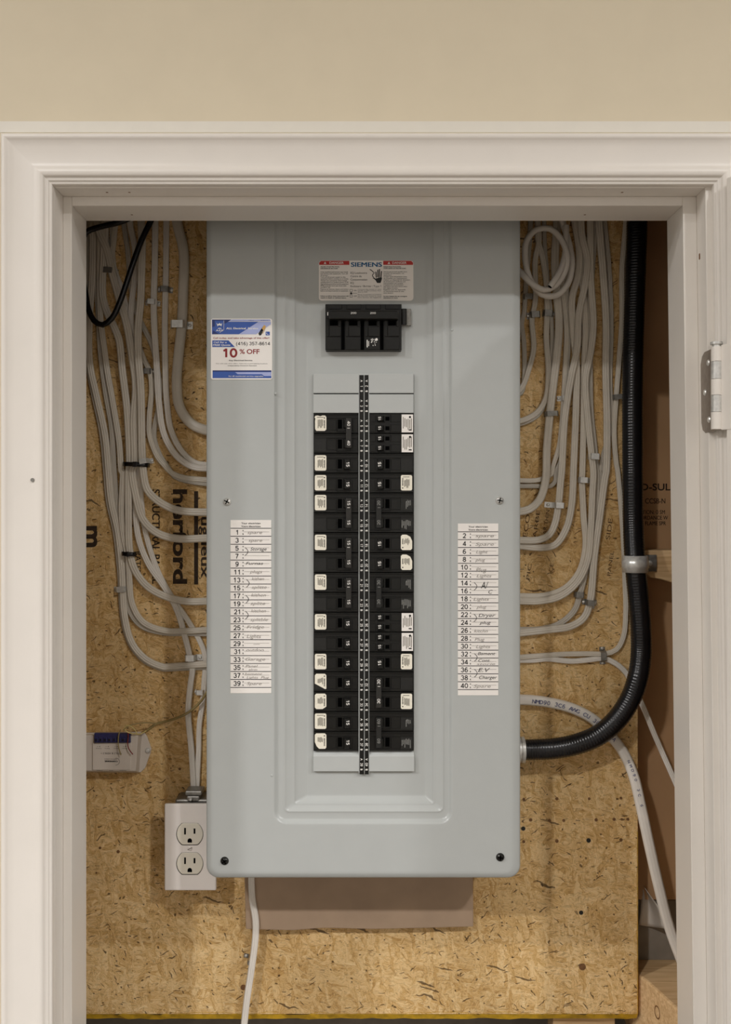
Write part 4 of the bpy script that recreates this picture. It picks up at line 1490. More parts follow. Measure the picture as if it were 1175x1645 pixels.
write(mb, 'FREE Quote', 330 + 120 * K, 500 + 530 * K, d2, h=2.7, wid=28, bold=0.02, left=True, shear=0.15)
mb.obj('white_lettering', M['whiteprint'], svc)
mb = MB()
write(mb, 'for all residential service upgrades', 330 + 640 * K, 500 + 1020 * K, d3, h=1.9, wid=56, bold=0.02)
mb.obj('white_lettering', M['whiteprint'], svc)
mb = MB()
ribbon(mb, z9([(968, 335), (966, 352), (980, 368), (996, 366)]), 0.7, d2)
mb.obj('telephone_symbol', M['whiteprint'], svc)
mb = MB()
write(mb, 'Call today, and take advantage of this offer!', 330 + 565 * K, 500 + 420 * K, d1, h=2.6, wid=90, bold=0.02)
write(mb, '10', 330 + 392 * K, 500 + 655 * K, d1, h=14, wid=23, bold=0.05)
write(mb, '%', 330 + 580 * K, 500 + 632 * K, d1, h=7.6, wid=8.4, bold=0.015)
write(mb, 'OFF', 330 + 752 * K, 500 + 632 * K, d1, h=7.6, wid=20.5, bold=0.02)
mb.obj('red_lettering', M['darkred'], svc)
mb = MB()
write(mb, '(416) 357-8614', 330 + 752 * K, 500 + 508 * K, d1, h=5.2, wid=54.5, bold=0.02)
write(mb, 'Any Electrical Service', 330 + 555 * K, 500 + 772 * K, d1, h=2.2, wid=38, bold=0.02)
write(mb, 'Not valid with other offers. Valid only at participating locations.', 330 + 575 * K, 500 + 822 * K, d1, h=1.5, wid=83)
write(mb, 'Independently Owned & Operated', 330 + 580 * K, 500 + 855 * K, d1, h=1.5, wid=46, bold=0.01)
flat(mb, z9([(835, 350), (905, 240), (930, 262), (880, 375), (850, 382)]), d2)
write(mb, 'Offices', 330 + 720 * K, 500 + 143 * K, d2, h=1.4, wid=9)
write(mb, 'All Services', 330 + 930 * K, 500 + 143 * K, d2, h=1.4, wid=12)
mb.obj('black_lettering', M['print'], svc)
mb = MB()
flat(mb, z9([(890, 270), (925, 215), (955, 235), (915, 300)]), d3)
ribbon(mb, z9([(900, 350), (950, 255)]), 0.8, d3)
mb.obj('gold_print', M['gold'], svc)

# ================================================================== CABLES
SIDE_X = {'L': ex0 + 0.0005, 'R': ex1 - 0.0005}
THICK = 0.0052


def cable(pts, wpx, label, layer=0, m='cable', name='electrical_cable', enter=None, taper=None, th=None, group=None, twist=None, base=D_OSB):
    """pts: pixel points (x, y[, lift in mm]); enter: side of the panel it goes into at the end"""
    t_ = th or THICK
    d0 = base - t_ / 2 - 0.0005 - layer * 0.0058
    path = []
    for p in pts:
        lift = p[2] / 1000.0 if len(p) > 2 else 0.0
        path.append(P(p[0], p[1], d0 - lift))
    if enter:
        last = path[-1]
        path.append(Vector((SIDE_X[enter], min(last.y, 1.245) - 0.004, last.z)))
    path = spline(path)
    wd = wpx * d0 / F
    mb = MB()
    sc = (lambda f, i: 1 + (taper - 1) * f) if taper else None
    sweep(mb, path, oval(wd, t_, groove=0.30 if t_ < 0.009 else 0.05), twist=twist, scale=sc)
    o = mb.obj(name, M[m])
    tag(o, label, 'cable', group)
    return o, path


def tz1(*pts):
    return [(120 + p[0] / 3.917, 340 + p[1] / 3.917) + tuple(p[2:]) for p in pts]


def tz2(*pts):
    return [(120 + p[0] / 3.917, 740 + p[1] / 3.917) + tuple(p[2:]) for p in pts]


def tz4(*pts):
    return [(790 + p[0] / 3.917, 340 + p[1] / 3.917) + tuple(p[2:]) for p in pts]


def tz5(*pts):
    return [(790 + p[0] / 3.917, 740 + p[1] / 3.917) + tuple(p[2:]) for p in pts]


# left side
GL = 'cables left of the panel'
cable(tz1((630, -60), (648, 80), (686, 250), (684, 500), (674, 720), (655, 900), (643, 1080), (662, 1230), (735, 1335)) + [(336, 692, 8)], 16.5,
      'thickest off-white cable on the left, entering the panel just below the sticker', 0, 'cable', enter='L', th=0.0095, group=GL)
cable(tz1((508, -60), (507, 80), (505, 300), (498, 570), (500, 700), (515, 950), (530, 1200), (562, 1400), (640, 1535), (740, 1605)) + [(336, 752.5, 6)], 10.5,
      'left cable of the bright pair curving into the panel above the zip tie', 1, 'cable2', enter='L', group=GL)
cable(tz1((577, -60), (577, 80), (575, 350), (572, 490), (568, 700), (570, 950), (580, 1200), (608, 1380), (680, 1515), (760, 1582)) + [(336, 747, 6)], 10,
      'right cable of the bright pair curving into the panel above the zip tie', 0, 'cable2', enter='L', group=GL)
cable(tz1((395, 820), (440, 940), (470, 1000), (485, 1100), (470, 1290), (470, 1400), (520, 1540), (560, 1590)) + [(277, 760.5), (297, 767.5)] + [(336, 771, 6)], 9,
      'cable from behind the bundle entering the panel just above the large stencil print, upper one', 0, 'cable', enter='L', group=GL)
cable(tz1((300, -60), (310, 80), (335, 250), (352, 450), (385, 620), (440, 740), (490, 850), (530, 1050), (530, 1220), (508, 1330), (500, 1420), (540, 1540), (575, 1592)) + [(281, 765.5), (300, 772.5)] + [(336, 777.5, 5)], 8.5,
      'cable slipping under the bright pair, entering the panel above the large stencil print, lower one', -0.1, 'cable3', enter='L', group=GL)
cable(tz1((415, -60), (420, 80), (424, 200), (420, 400), (415, 560), (400, 720), (400, 900), (415, 1100), (420, 1300), (425, 1550)) + tz2((432, 70), (455, 180), (520, 250), (640, 310)) + [(336, 823, 6)], 12.5,
      'wide cable leaving the upper zip tie and crossing the top of the large stencil print', 2.0, 'cable', enter='L', group=GL)
cable(tz1((340, -60), (350, 80), (382, 250), (378, 400), (355, 640), (365, 850), (385, 1050), (398, 1300), (412, 1590)) + tz2((400, 100), (385, 330), (405, 500), (470, 660), (560, 790), (640, 930), (690, 1090), (722, 1220), (742, 1320)) + [(307, 1094), (302.5, 1143), (307.5, 1203), (311, 1262), (311, 1280)], 10,
      'left one of the two cables dropping into the top of the outlet box', 0.2, 'cable2', group=GL)
cable(tz1((240, -60), (240, 80), (246, 340), (300, 500), (340, 680), (370, 870), (392, 1050), (392, 1300), (408, 1590)) + tz2((420, 250), (440, 420), (475, 560), (535, 720), (620, 870), (710, 1000), (800, 1160), (825, 1250)) + [(328.5, 1090), (326, 1125), (320.5, 1165), (319.5, 1203), (317, 1262), (317, 1280)], 9,
      'right one of the two cables dropping into the top of the outlet box', -0.1, 'cable2', group=GL)
cable(tz1((115, -60), (155, 130), (200, 230), (240, 400), (290, 580), (330, 720), (360, 900), (385, 1100), (372, 1300), (375, 1590)) + tz2((362, 60), (385, 220), (430, 370), (520, 455), (640, 490)) + [(336, 864.5, 6)], 12.5,
      'wide cable leaving the upper zip tie and crossing the middle of the large stencil print', 1.2, 'cable', enter='L', group=GL)
cable(tz1((190, -60), (188, 120), (182, 300), (175, 500), (192, 600), (250, 730), (278, 800), (300, 1000), (330, 1250), (345, 1590)) + tz2((340, 60), (338, 300), (345, 560), (375, 680), (450, 785), (560, 850), (700, 885)) + [(336, 966, 6)], 12,
      'wide cable leaving the lower zip tie and entering the panel below the large stencil print', 1.0, 'cable', enter='L', group=GL)
cable(tz1((165, -60), (160, 200), (158, 500), (165, 700), (185, 850), (205, 1000), (240, 1200), (280, 1450), (296, 1640)) + tz2((302, 60), (294, 350), (312, 500), (338, 620), (345, 750), (362, 900), (430, 1015), (560, 1068), (700, 1072)) + [(336, 1012, 5)], 10,
      'upper front cable of the two sweeping low into the panel near circuits 27 and 29', 0.6, 'cable', enter='L', group=GL)
cable(tz1((135, -60), (140, 200), (142, 450), (150, 640), (165, 900), (198, 1150), (232, 1350), (248, 1640)) + tz2((262, 250), (298, 540), (318, 700), (332, 850), (350, 950), (420, 1040), (560, 1082), (700, 1086)) + [(336, 1018, 4)], 9.5,
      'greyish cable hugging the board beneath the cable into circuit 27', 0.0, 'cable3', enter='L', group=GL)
cable(tz1((105, -60), (112, 200), (108, 450), (92, 700), (95, 950), (135, 1150), (190, 1400), (212, 1640)) + tz2((228, 250), (272, 450), (298, 700), (302, 810), (318, 1000), (362, 1150), (450, 1250), (560, 1298)) + [(270, 1071), (300, 1069), (336, 1067, 5)], 11,
      'lowest cable on the left, held by a clamp and entering the panel near circuit 33', 0.4, 'cable', enter='L', group=GL)
cable(tz1((80, -60), (86, 200), (84, 450), (78, 700), (84, 950), (120, 1150), (172, 1400), (196, 1640)) + tz2((212, 250), (256, 450), (284, 700), (290, 810), (306, 1000), (352, 1155), (445, 1262), (560, 1310)) + [(270, 1074.5), (300, 1073), (336, 1072, 3)], 9,
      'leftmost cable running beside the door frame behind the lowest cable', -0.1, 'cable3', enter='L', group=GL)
cable(tz1((265, -60), (256, 80), (245, 200), (232, 330), (238, 380)), 9, 'short cable piece coming down at the top left above the dark clamp', 0.4, 'cable', group=GL)
cable(tz1((215, -60), (200, 120), (205, 200), (240, 330), (262, 420), (320, 600)), 8, 'thin cable slanting through the dark clamp at top left', -0.1, 'cable3', group=GL)
# white cable below the panel
cable([(404, 1395), (404, 1416), (405, 1440), (411, 1478), (411, 1500), (408, 1530), (403, 1565), (397, 1605), (391, 1660), (388, 1690)], 11,
      'single white cable hanging below the panel in front of the offcut', 0, 'cable2', th=0.0055, base=1.254, group='cables below and right of the panel')

# right side
GR = 'cables right of the panel'
cable(tz4((250, -60), (240, 180), (220, 420), (212, 540), (205, 640), (190, 700), (204, 820), (205, 1050)) + [(837, 632, 6)], 8,
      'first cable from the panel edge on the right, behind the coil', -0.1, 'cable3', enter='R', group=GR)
cable(tz4((270, -60), (300, 170), (276, 300), (276, 560), (254, 680), (266, 860), (232, 1000), (205, 1080)) + [(834, 628, 5)], 9,
      'cable with a kink below the double clamp, entering the panel highest on the right', 0.3, 'cable', enter='R', group=GR)
cable(tz4((300, -60), (292, 170), (320, 280), (345, 450), (350, 620), (345, 800), (358, 1000), (340, 1180), (280, 1270)) + [(834, 677, 6)], 9.5,
      'right cable under the double clamp, curving into the panel above circuit 2', 0.2, 'cable', enter='R', group=GR)
cable(tz4((330, -60), (335, 200), (355, 450), (378, 700), (378, 900), (352, 1150), (290, 1285)) + [(834, 682, 4)], 7,
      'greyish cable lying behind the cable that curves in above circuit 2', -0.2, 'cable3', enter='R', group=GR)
cable(tz4((420, -60), (408, 150), (400, 300), (410, 500), (425, 700), (412, 900), (388, 1100), (366, 1290), (348, 1500), (345, 1640)) + tz5((338, 140), (300, 250), (240, 305)) + [(834, 822, 6)], 13,
      'wide cable under the long flat clamp, entering the panel beside its right screw', 0.8, 'cable', enter='R', group=GR)
cable(tz4((440, 400), (450, 520), (470, 750), (462, 1000), (454, 1170), (445, 1300), (425, 1480), (385, 1610)) + [(886, 762), (866, 771)] + [(834, 772, 4)], 8,
      'upper thin cable passing behind the wide one into the panel above its right screw', -0.1, 'cable', enter='R', group=GR)
cable(tz4((470, 380), (478, 600), (485, 800), (476, 1000), (468, 1170), (460, 1350), (440, 1560), (405, 1640)) + [(893, 772), (885, 781), (866, 781)] + [(834, 781, 3)], 7.5,
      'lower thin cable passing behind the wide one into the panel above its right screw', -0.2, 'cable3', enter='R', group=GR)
cable(tz4((560, -60), (570, 150), (603, 300), (590, 450), (550, 650), (540, 850), (500, 1050), (462, 1300), (442, 1640)) + tz5((436, 130), (422, 280), (400, 395), (365, 465), (300, 498)) + [(834, 868, 6)], 11.5,
      'cable with the bright clamp, entering the panel at the height of circuit 6', 1.2, 'cable', enter='R', group=GR)
cable(tz4((500, -60), (530, 100), (552, 250), (545, 400), (508, 540), (514, 750), (535, 950), (532, 1250), (516, 1640)) + tz5((515, 100), (505, 280), (470, 430), (400, 530), (310, 548)) + [(834, 877, 6)], 11.5,
      'unclamped cable sagging slightly into the panel at the height of circuit 8', 0.5, 'cable', enter='R', group=GR)
cable(tz4((505, -60), (540, 110), (565, 300), (575, 480), (590, 700), (585, 950), (580, 1300), (572, 1640)) + tz5((570, 125), (580, 350), (592, 540), (552, 700), (460, 805), (330, 850)) + [(834, 958, 6)], 10.5,
      'upper of the two long parallel cables bending into the panel near circuit 20', 0.2, 'cable', enter='R', group=GR)
cable(tz4((620, -60), (622, 80), (625, 400), (642, 720), (625, 880), (592, 1060), (602, 1250), (632, 1540), (642, 1640)) + tz5((636, 200), (625, 450), (605, 630), (545, 760), (430, 855), (300, 885)) + [(834, 966, 6)], 11,
      'lower of the two long parallel cables bending into the panel near circuit 20', 1.0, 'cable', enter='R', group=GR)
cable(tz4((655, -60), (650, 120), (630, 400), (615, 700), (620, 1000), (625, 1250), (650, 1500), (660, 1640)) + tz5((662, 100), (655, 300), (610, 600), (560, 830), (520, 945), (420, 1030), (300, 1062)) + [(834, 1012, 6)], 10,
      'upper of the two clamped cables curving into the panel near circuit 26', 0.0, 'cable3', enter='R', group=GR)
cable(tz4((672, -60), (680, 100), (700, 350), (722, 700), (720, 1000), (728, 1350), (722, 1640)) + tz5((716, 100), (682, 350), (648, 600), (622, 880), (585, 985), (500, 1042), (350, 1065)) + [(834, 1017, 5)], 12,
      'lower of the two clamped cables curving into the panel near circuit 26', 0.6, 'cable', enter='R', group=GR)
cable(tz4((700, -60), (716, 100), (740, 350), (754, 700), (746, 1050), (748, 1350), (700, 1550), (684, 1640)) + tz5((684, 60), (668, 300), (640, 560), (632, 700), (640, 830), (632, 930)), 8,
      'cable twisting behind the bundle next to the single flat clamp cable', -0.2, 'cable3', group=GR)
cable(tz4((850, -60), (845, 80), (822, 350), (820, 700), (802, 950), (785, 1170), (772, 1400), (788, 1600)) + tz5((792, 50), (812, 250), (830, 500), (840, 750), (845, 950), (830, 1110), (785, 1190), (715, 1215), (600, 1215), (450, 1218), (300, 1228)) + [(834, 1056, 6)], 8.5,
      'long lone cable beside the black conduit, turning left into the panel near circuit 32', 0.2, 'cable', enter='R', group=GR)
_sb = tz5((885, 1405), (850, 1338), (780, 1275), (705, 1245), (600, 1255), (500, 1262), (350, 1248), (260, 1256))
cable([(1088, 1262), (1066, 1212), (1052, 1180), (1034, 1136)] + [(1023, 1112)] + _sb + [(834, 1061, 4)], 9,
      'white cable coming from behind the conduit, entering the panel below the lone cable', 0, 'cable2', enter='R', group=GR)
mbs = tz5((885, 1405))
big, bigpath = cable([(1102, 1560, 2), (1076, 1490, 4), (1056, 1412, 12), (1042, 1350, 16), (1029, 1290, 14), (1018, 1245, 8), (1001, 1207, 1), (976, 1176), (950, 1153), (920, 1138), (880, 1128)] + [(834, 1124, 7)], 17,
                     'thick white cable with blue print arching under the black conduit', 0, 'cable2', enter='R', th=0.0115, group=GR)
# print running along the thick cable
mb = MB()
def letters_on(path, s, f0, f1, size, off):
    n = len(path)
    cnt = len(s)
    for k, ch in enumerate(s):
        if ch == ' ':
            continue
        f = f0 + (f1 - f0) * k / (cnt - 1)
        x_ = f * (n - 1)
        i = min(n - 2, int(x_))
        p = path[i].lerp(path[i + 1], x_ - i)
        t = (path[min(n - 1, i + 2)] - path[max(0, i - 1)]).normalized()
        if t.x < 0:
            t = -t
        up = Vector((0, -1, 0)).cross(t) * -1
        if up.z < 0:
            up = -up
        vs, fs, (x0, x1, y0, y1) = text_mesh(ch, 0.004)
        out = []
        for v_ in vs:
            q = p + t * ((v_[0] - (x0 + x1) / 2) * size) + up * ((v_[1] - 0.36) * size)
            out.append((q.x, q.y - off - (0.00003 * v_[2] if len(v_) > 2 else 0.0), q.z))
        mb.add(out, fs)
letters_on(bigpath, 'NMD90 3C6 AWG CU 300V CSA', 0.905, 0.670, 0.0072, 0.0064)
mb.obj('printing', M['cableprint'], big)
mb = MB()
letters_on(bigpath, 'NMD90 3C 6', 0.60, 0.49, 0.0050, 0.0064)
mb.obj('printing', M['cableprint'], big)

# coil of spare cable at the top right
cb = D_OSB - 0.026
coil_pts = tz4((420, -60), (452, 80), (488, 200), (508, 330), (480, 455), (405, 528), (315, 520), (245, 430), (212, 300), (222, 180), (285, 112), (370, 108), (440, 175), (478, 285), (458, 385), (400, 465), (330, 492), (250, 450), (205, 405))
pp = []
for i, p in enumerate(coil_pts):
    lift = 0.0 if i < 3 else (0.010 * (i - 2) / 10 if i < 13 else 0.010 + 0.004)
    pp.append(P(p[0], p[1], cb - lift))
pp.append(P(833, 434, cb - 0.004))
pp.append(Vector((ex1, 1.225, P(0, 430, 1.225).z)))
mb = MB()
sweep(mb, spline(pp), circ(0.0040, 14))
tag(mb.obj('coiled_cable', M['cable2']), 'white spare cable looped into a ring at the top right', 'cable')
mb = MB()
pp = [P(*q, cb - 0.004 - 0.020 * min(1, i / 3)) for i, q in enumerate(tz4((470, 90), (466, 250), (442, 350), (402, 425), (368, 472)))]
pth = spline(pp)
sweep(mb, pth, circ(0.0040, 14))
stub = mb.obj('cut_cable', M['cable2'])
tag(stub, 'loose cut cable end pointing down inside the white ring', 'cable')
mb = MB()
e = pth[-1]; tdir = (pth[-1] - pth[-3]).normalized()
sweep(mb, [e - Vector((0, 0.0008, 0)) - tdir * 0.001, e + tdir * 0.0006 - Vector((0, 0.0010, 0))], circ(0.0027, 12))
cc_ = mb.obj('cut_core', M['pit'], stub); cc_['label'] = 'dark core at the cut end'

# black cable loop, upper left
bl = D_OSB - 0.030
mb = MB()
pts = [(272, 300), (255, 330), (240, 360), (228, 385), (215, 420), (205, 450), (192, 487), (180, 511), (165, 522), (151, 515), (142, 496), (138, 474), (132, 440), (128, 400), (138, 374), (163, 364), (192, 357), (230, 340)]
sweep(mb, spline([P(x, y, bl - 0.006 * math.sin(i * 0.35)) for i, (x, y) in enumerate(pts)]), circ(0.0037, 14))
tag(mb.obj('black_cable', M['rubber']), 'thin black cable hanging in a loop at the upper left', 'cable')

# thin alarm wire
mb = MB()
pts = [(338, 1100), (329, 1118), (318, 1132), (302, 1145), (280, 1155), (262, 1160), (252, 1162.5), (246, 1166), (235, 1174), (228, 1177)]
dd = D_OSB - 0.0155
sweep(mb, spline([P(x, y, dd + (0.004 if i < 5 else 0.011)) for i, (x, y) in enumerate(pts)]), circ(0.0016, 8))
wire = mb.obj('alarm_wire', M['twine'])
tag(wire, 'thin olive wire running from the panel edge to the beige module', 'wire')
dm_ = D_OSB - 0.030
for (pts, mm) in (([(235, 1174), (226, 1179), (218, 1179), (207, 1177), (201, 1173), (201, 1167), (206, 1165.5), (212, 1168), (217, 1173), (220, 1178)], 'wireyel'),
                  ([(250, 1162), (235, 1161), (222, 1162), (207, 1166), (198, 1173)], 'twine')):
    mb = MB()
    sweep(mb, spline([P(x, y, dm_ + 0.018 * (1 - min(1, i / 3))) for i, (x, y) in enumerate(pts)]), circ(0.0008, 6))
    o = mb.obj('strand', M[mm], wire)

# conduit -----------------------------------------------------------------
dc = D_OSB - 0.0165
cp = [(1026, 250), (1024, 360), (1019.5, 500), (1017, 600), (1017, 760), (1018, 850), (1021, 905), (1026, 960), (1030, 1010), (1030.5, 1050), (1026, 1085), (1014, 1121), (992, 1155), (962, 1181), (925, 1196), (890, 1202.5), (862, 1204)]
pp = []
for i, (x, y) in enumerate(cp):
    f = i / (len(cp) - 1)
    lift = 0.0 + (0.020 if y > 1000 and x < 1027 else 0.012 if y > 880 else 0.0)
    pp.append(P(x, y, dc - lift))
pp.append(P(842, 1204.5, dc - 0.022))
path = spline(pp, 0.00060)
ce = thing('flexible_conduit', (path[-1].x, path[-1].y, path[-1].z), 'thick black ribbed conduit curving from above into the panel right side', 'conduit')
mb = MB()
sweep(mb, path, circ(0.0131, 22), scale=lambda f, i: 1.0 + 0.012 * math.sin(i * 2 * math.pi / 6.0))
mb.obj('tube', M['rubber'], ce)
e = path[-1]
mb = MB()
for (x0, x1, r) in ((0.0005, -0.0035, 0.0165), (-0.0035, -0.0055, 0.0150), (-0.0055, -0.0100, 0.0168)):
    sweep(mb, [Vector((e.x + x0, e.y, e.z)), Vector((e.x + x1, e.y, e.z))], circ(r, 28))
o = mb.obj('connector', M['steel'], ce, bevel=0.0005); o['label'] = 'bright metal connector collar'
mb = MB()
sweep(mb, [Vector((e.x - 0.01, e.y, e.z)), Vector((ex1 - 0.0005, e.y, e.z))], circ(0.0125, 24))
mb.obj('connector', M['dsteel'], ce)

# conduit strap
cs = P(1021, 906, dc - 0.012)
stp = thing('conduit_strap', (cs.x, dblk, cs.z), 'shiny one-hole metal strap holding the black conduit to the wood block', 'strap')
mb = MB()
sec = []
for i in range(13):
    a = math.pi * (1.06 - 1.12 * i / 12)
    sec.append((cs.x + 0.0148 * math.cos(a), cs.y - 0.0148 * math.sin(a)))
sec += [(cs.x + 0.0165, dblk - 0.0015), (cs.x + 0.0335, dblk - 0.0015)]
hz = 0.0108
n = len(sec)
vs, fs = [], []
for kk, zo in enumerate((-hz, -hz * 0.45, -hz * 0.38, hz * 0.38, hz * 0.45, hz)):
    bulge = 0.0012 if kk in (2, 3) else 0.0
    for j, (x, y) in enumerate(sec):
        nx, ny = x - cs.x, y - cs.y
        ln = math.hypot(nx, ny)
        q = bulge if j < 13 else 0
        vs.append((x + nx / ln * q, y + ny / ln * q - (0.0008 if q == 0 and bulge and j >= 13 else 0), cs.z + zo))
for kk in range(5):
    for j in range(n - 1):
        fs.append((kk * n + j, kk * n + j + 1, (kk + 1) * n + j + 1, (kk + 1) * n + j))
mb.add(vs, fs, True)
o = mb.obj('band', M['steel'], stp)
so = o.modifiers.new('t', 'SOLIDIFY'); so.thickness = 0.0014; so.offset = 1
mb = MB()
q = Vector((cs.x + 0.0250, dblk, cs.z))
vs = []
for (dy, r) in ((0.001, 0.0036), (-0.0032, 0.0036), (-0.0042, 0.0026)):
    for i in range(14):
        a = 2 * math.pi * i / 14
        vs.append((q.x + r * math.cos(a), dblk - 0.001 + dy, q.z + r * math.sin(a)))
mb.add(vs, [(k * 14 + i, k * 14 + (i + 1) % 14, (k + 1) * 14 + (i + 1) % 14, (k + 1) * 14 + i) for k in range(2) for i in range(14)] + [list(range(28, 42))], True)
mb.obj('screw', M['steel'], stp)


# cable clamps ------------------------------------------------------------
def clamp(px, py, wpx, hpx, label, rot=0.0, lift=0.0075, m='steel', ears=(1, 1), ear=5.0, base=D_OSB):
    """bridge of sheet metal nailed over a cable; wpx spans the cable, ears hold the nails"""
    d = base - 0.0003
    c = P(px, py, d)
    t = thing('cable_clamp', (c.x, d, c.z), label, 'cable clamp', 'cable clamps')
    k = d / F
    W, Hh, E = wpx * k / 2, hpx * k / 2, ear * k
    sec = []
    if ears[0]:
        sec += [(-W - E, 0.0)]
    sec += [(-W - 0.0004, 0.0), (-W, lift * 0.7), (-W * 0.75, lift), (W * 0.75, lift), (W, lift * 0.7), (W + 0.0004, 0.0)]
    if ears[1]:
        sec += [(W + E, 0.0)]
    a = math.radians(rot)
    ca, sa = math.cos(a), math.sin(a)
    n = len(sec)
    vs = []
    for v in (-Hh, Hh):
        for (u, l) in sec:
            vs.append((c.x + u * ca + v * sa, d - l - 0.0004, c.z - u * sa + v * ca))
    mb = MB()
    mb.add(vs, [(j, j + 1, n + j + 1, n + j) for j in range(n - 1)])
    o = mb.obj('band', M[m], t)
    so = o.modifiers.new('t', 'SOLIDIFY'); so.thickness = 0.0009; so.offset = 0
    for sgn, on in ((-1, ears[0]), (1, ears[1])):
        if on:
            mb = MB()
            u = sgn * (W + E * 0.6)
            x, z = c.x + u * ca, c.z - u * sa
            vs = []
            for (dy, r) in ((0.0, 0.0021), (-0.0016, 0.0021), (-0.0022, 0.0012)):
                for i in range(10):
                    b = 2 * math.pi * i / 10
                    vs.append((x + r * math.cos(b), d - 0.0005 + dy, z + r * math.sin(b)))
            mb.add(vs, [(q * 10 + i, q * 10 + (i + 1) % 10, (q + 1) * 10 + (i + 1) % 10, (q + 1) * 10 + i) for q in range(2) for i in range(10)] + [list(range(20, 30))], True)
            mb.obj('nail', M['steel'], t)
    return t


clamp(177, 437, 17, 9, 'dark flat clamp highest on the left beside the black loop', lift=0.012, m='dsteel', ears=(0, 1), rot=4)
clamp(266, 466, 14, 9, 'small dark clamp on the right cable of the bright pair', lift=0.0075, m='dsteel', rot=4)
clamp(246, 487.5, 14, 8.5, 'small bright clamp on the left cable of the bright pair', lift=0.0125, m='steel', rot=4)
clamp(288, 523, 22, 12, 'wide round clamp on the thickest cable left of the sticker', lift=0.0125, m='steel', ears=(0, 1), ear=11)
clamp(238, 597, 11, 9, 'dull clamp half hidden behind the left cable of the bright pair', lift=0.0075, m='dsteel', ears=(0, 1))
clamp(235, 742, 14, 8, 'clamp just beside the upper zip tie', lift=0.0195, m='steel', ears=(0, 1), rot=-10)
clamp(196.5, 946, 15, 9, 'bright clamp on the two lowest cables left, below the lower zip tie', lift=0.0095, m='steel', ears=(1, 0), rot=-4)
clamp(307, 1056, 16, 10, 'clamp with a side tab on the left outlet cable', lift=0.0085, m='steel', ears=(0, 1), ear=12)
clamp(322.5, 1111, 12, 8, 'small clamp on the right outlet cable beside the panel edge', lift=0.0075, m='steel', ears=(1, 0), ear=2.5)
clamp(406, 1537, 12, 6.5, 'twisted dull clamp on the cable hanging below the panel', lift=0.0185, m='dsteel', ears=(1, 0), ear=8, rot=12)
clamp(848, 478, 14, 9, 'dull clamp nearest the panel edge under the cable ring', lift=0.0075, m='dsteel', ears=(0, 1), ear=4)
clamp(859, 507, 15, 10, 'left half of the dark double clamp under the cable ring', lift=0.009, m='dsteel', ears=(1, 0), rot=-4)
clamp(879.5, 505, 14, 10, 'right half of the dark double clamp under the cable ring', lift=0.009, m='dsteel', ears=(0, 1), ear=4, rot=4)
clamp(885, 665.5, 20, 8, 'long flat clamp on the wide cable right of the panel', lift=0.0115, m='dsteel', ears=(0, 0), rot=-3)
clamp(906, 640.5, 8, 8, 'tiny clamp on the thin cable behind the right bundle', lift=0.0065, m='steel', ears=(1, 0), ear=7)
clamp(992, 638.5, 17, 8, 'flat clamp on the lone cable beside the black conduit', lift=0.0085, m='dsteel', ears=(0, 1), ear=4, rot=-5)
clamp(953, 734, 15, 9.5, 'bright clamp in the middle of the right bundle, the upper one', lift=0.0135, m='steel', ears=(0, 0), rot=4)
clamp(936.5, 771.5, 14, 9, 'bright clamp in the middle of the right bundle, the lower one', lift=0.0085, m='steel', ears=(0, 1), ear=4, rot=3)
clamp(896.5, 812, 15, 9, 'bright clamp with a dark side tab right of the panel screw', lift=0.0145, m='steel', ears=(1, 0), ear=14, rot=4)
clamp(930, 955, 14, 9, 'dull clamp low on the right bundle, the left one', lift=0.0078, m='dsteel', ears=(0, 0), rot=4)
clamp(947, 967.5, 13, 9, 'dull clamp low on the right bundle, the right one', lift=0.0115, m='dsteel', ears=(1, 1), rot=6)
clamp(968, 1053, 16, 9, 'upright clamp gripping two cables beside the conduit bend', lift=0.0085, m='dsteel', ears=(1, 1), ear=6, rot=88)


def zip_tie(px, py, wpx, label, lift, rot=3, hpx=6.5):
    d = D_OSB
    c = P(px, py, d - lift)
    mb = MB()
    k = d / F
    rx = wpx * k / 2
    pts = []
    path = []
    for i in range(25):
        a = 2 * math.pi * i / 24
        ca, sa = math.cos(a), math.sin(a)
        u = rx * math.copysign(abs(ca) ** 0.6, ca)
        v = (lift / 2) * math.copysign(abs(sa) ** 0.6, sa)
        path.append((u, v))
    n = len(path)
    vs, fs = [], []
    r_ = math.radians(rot)
    for (zo, ex) in ((-hpx * k / 2, 0), (hpx * k / 2, 0)):
        for (u, v) in path:
            vs.append((c.x + u * math.cos(r_), d - lift / 2 - 0.001 - v, c.z - u * math.sin(r_) + zo))
    mb.add(vs, [(i, i + 1, n + i + 1, n + i) for i in range(n - 1)], True)
    t = thing('zip_tie', (c.x, d - lift / 2, c.z), label, 'zip tie')
    o = mb.obj('strap_band', M['rubber'], t)
    so = o.modifiers.new('t', 'SOLIDIFY'); so.thickness = 0.0014
    mb = MB()
    mb.box(c.x - rx * 0.15, c.x + rx * 0.25, d - lift - 0.0055, d - lift - 0.0018, c.z - hpx * k * 0.62, c.z + hpx * k * 0.62)
    mb.obj('tie_head', M['rubber'], t, bevel=0.0006)
    return t


zip_tie(217, 746, 38, 'black zip tie around the cables left of the panel, the upper one', 0.0175)
zip_tie(206, 890, 19, 'black zip tie around the cables left of the panel, the lower one', 0.0135)

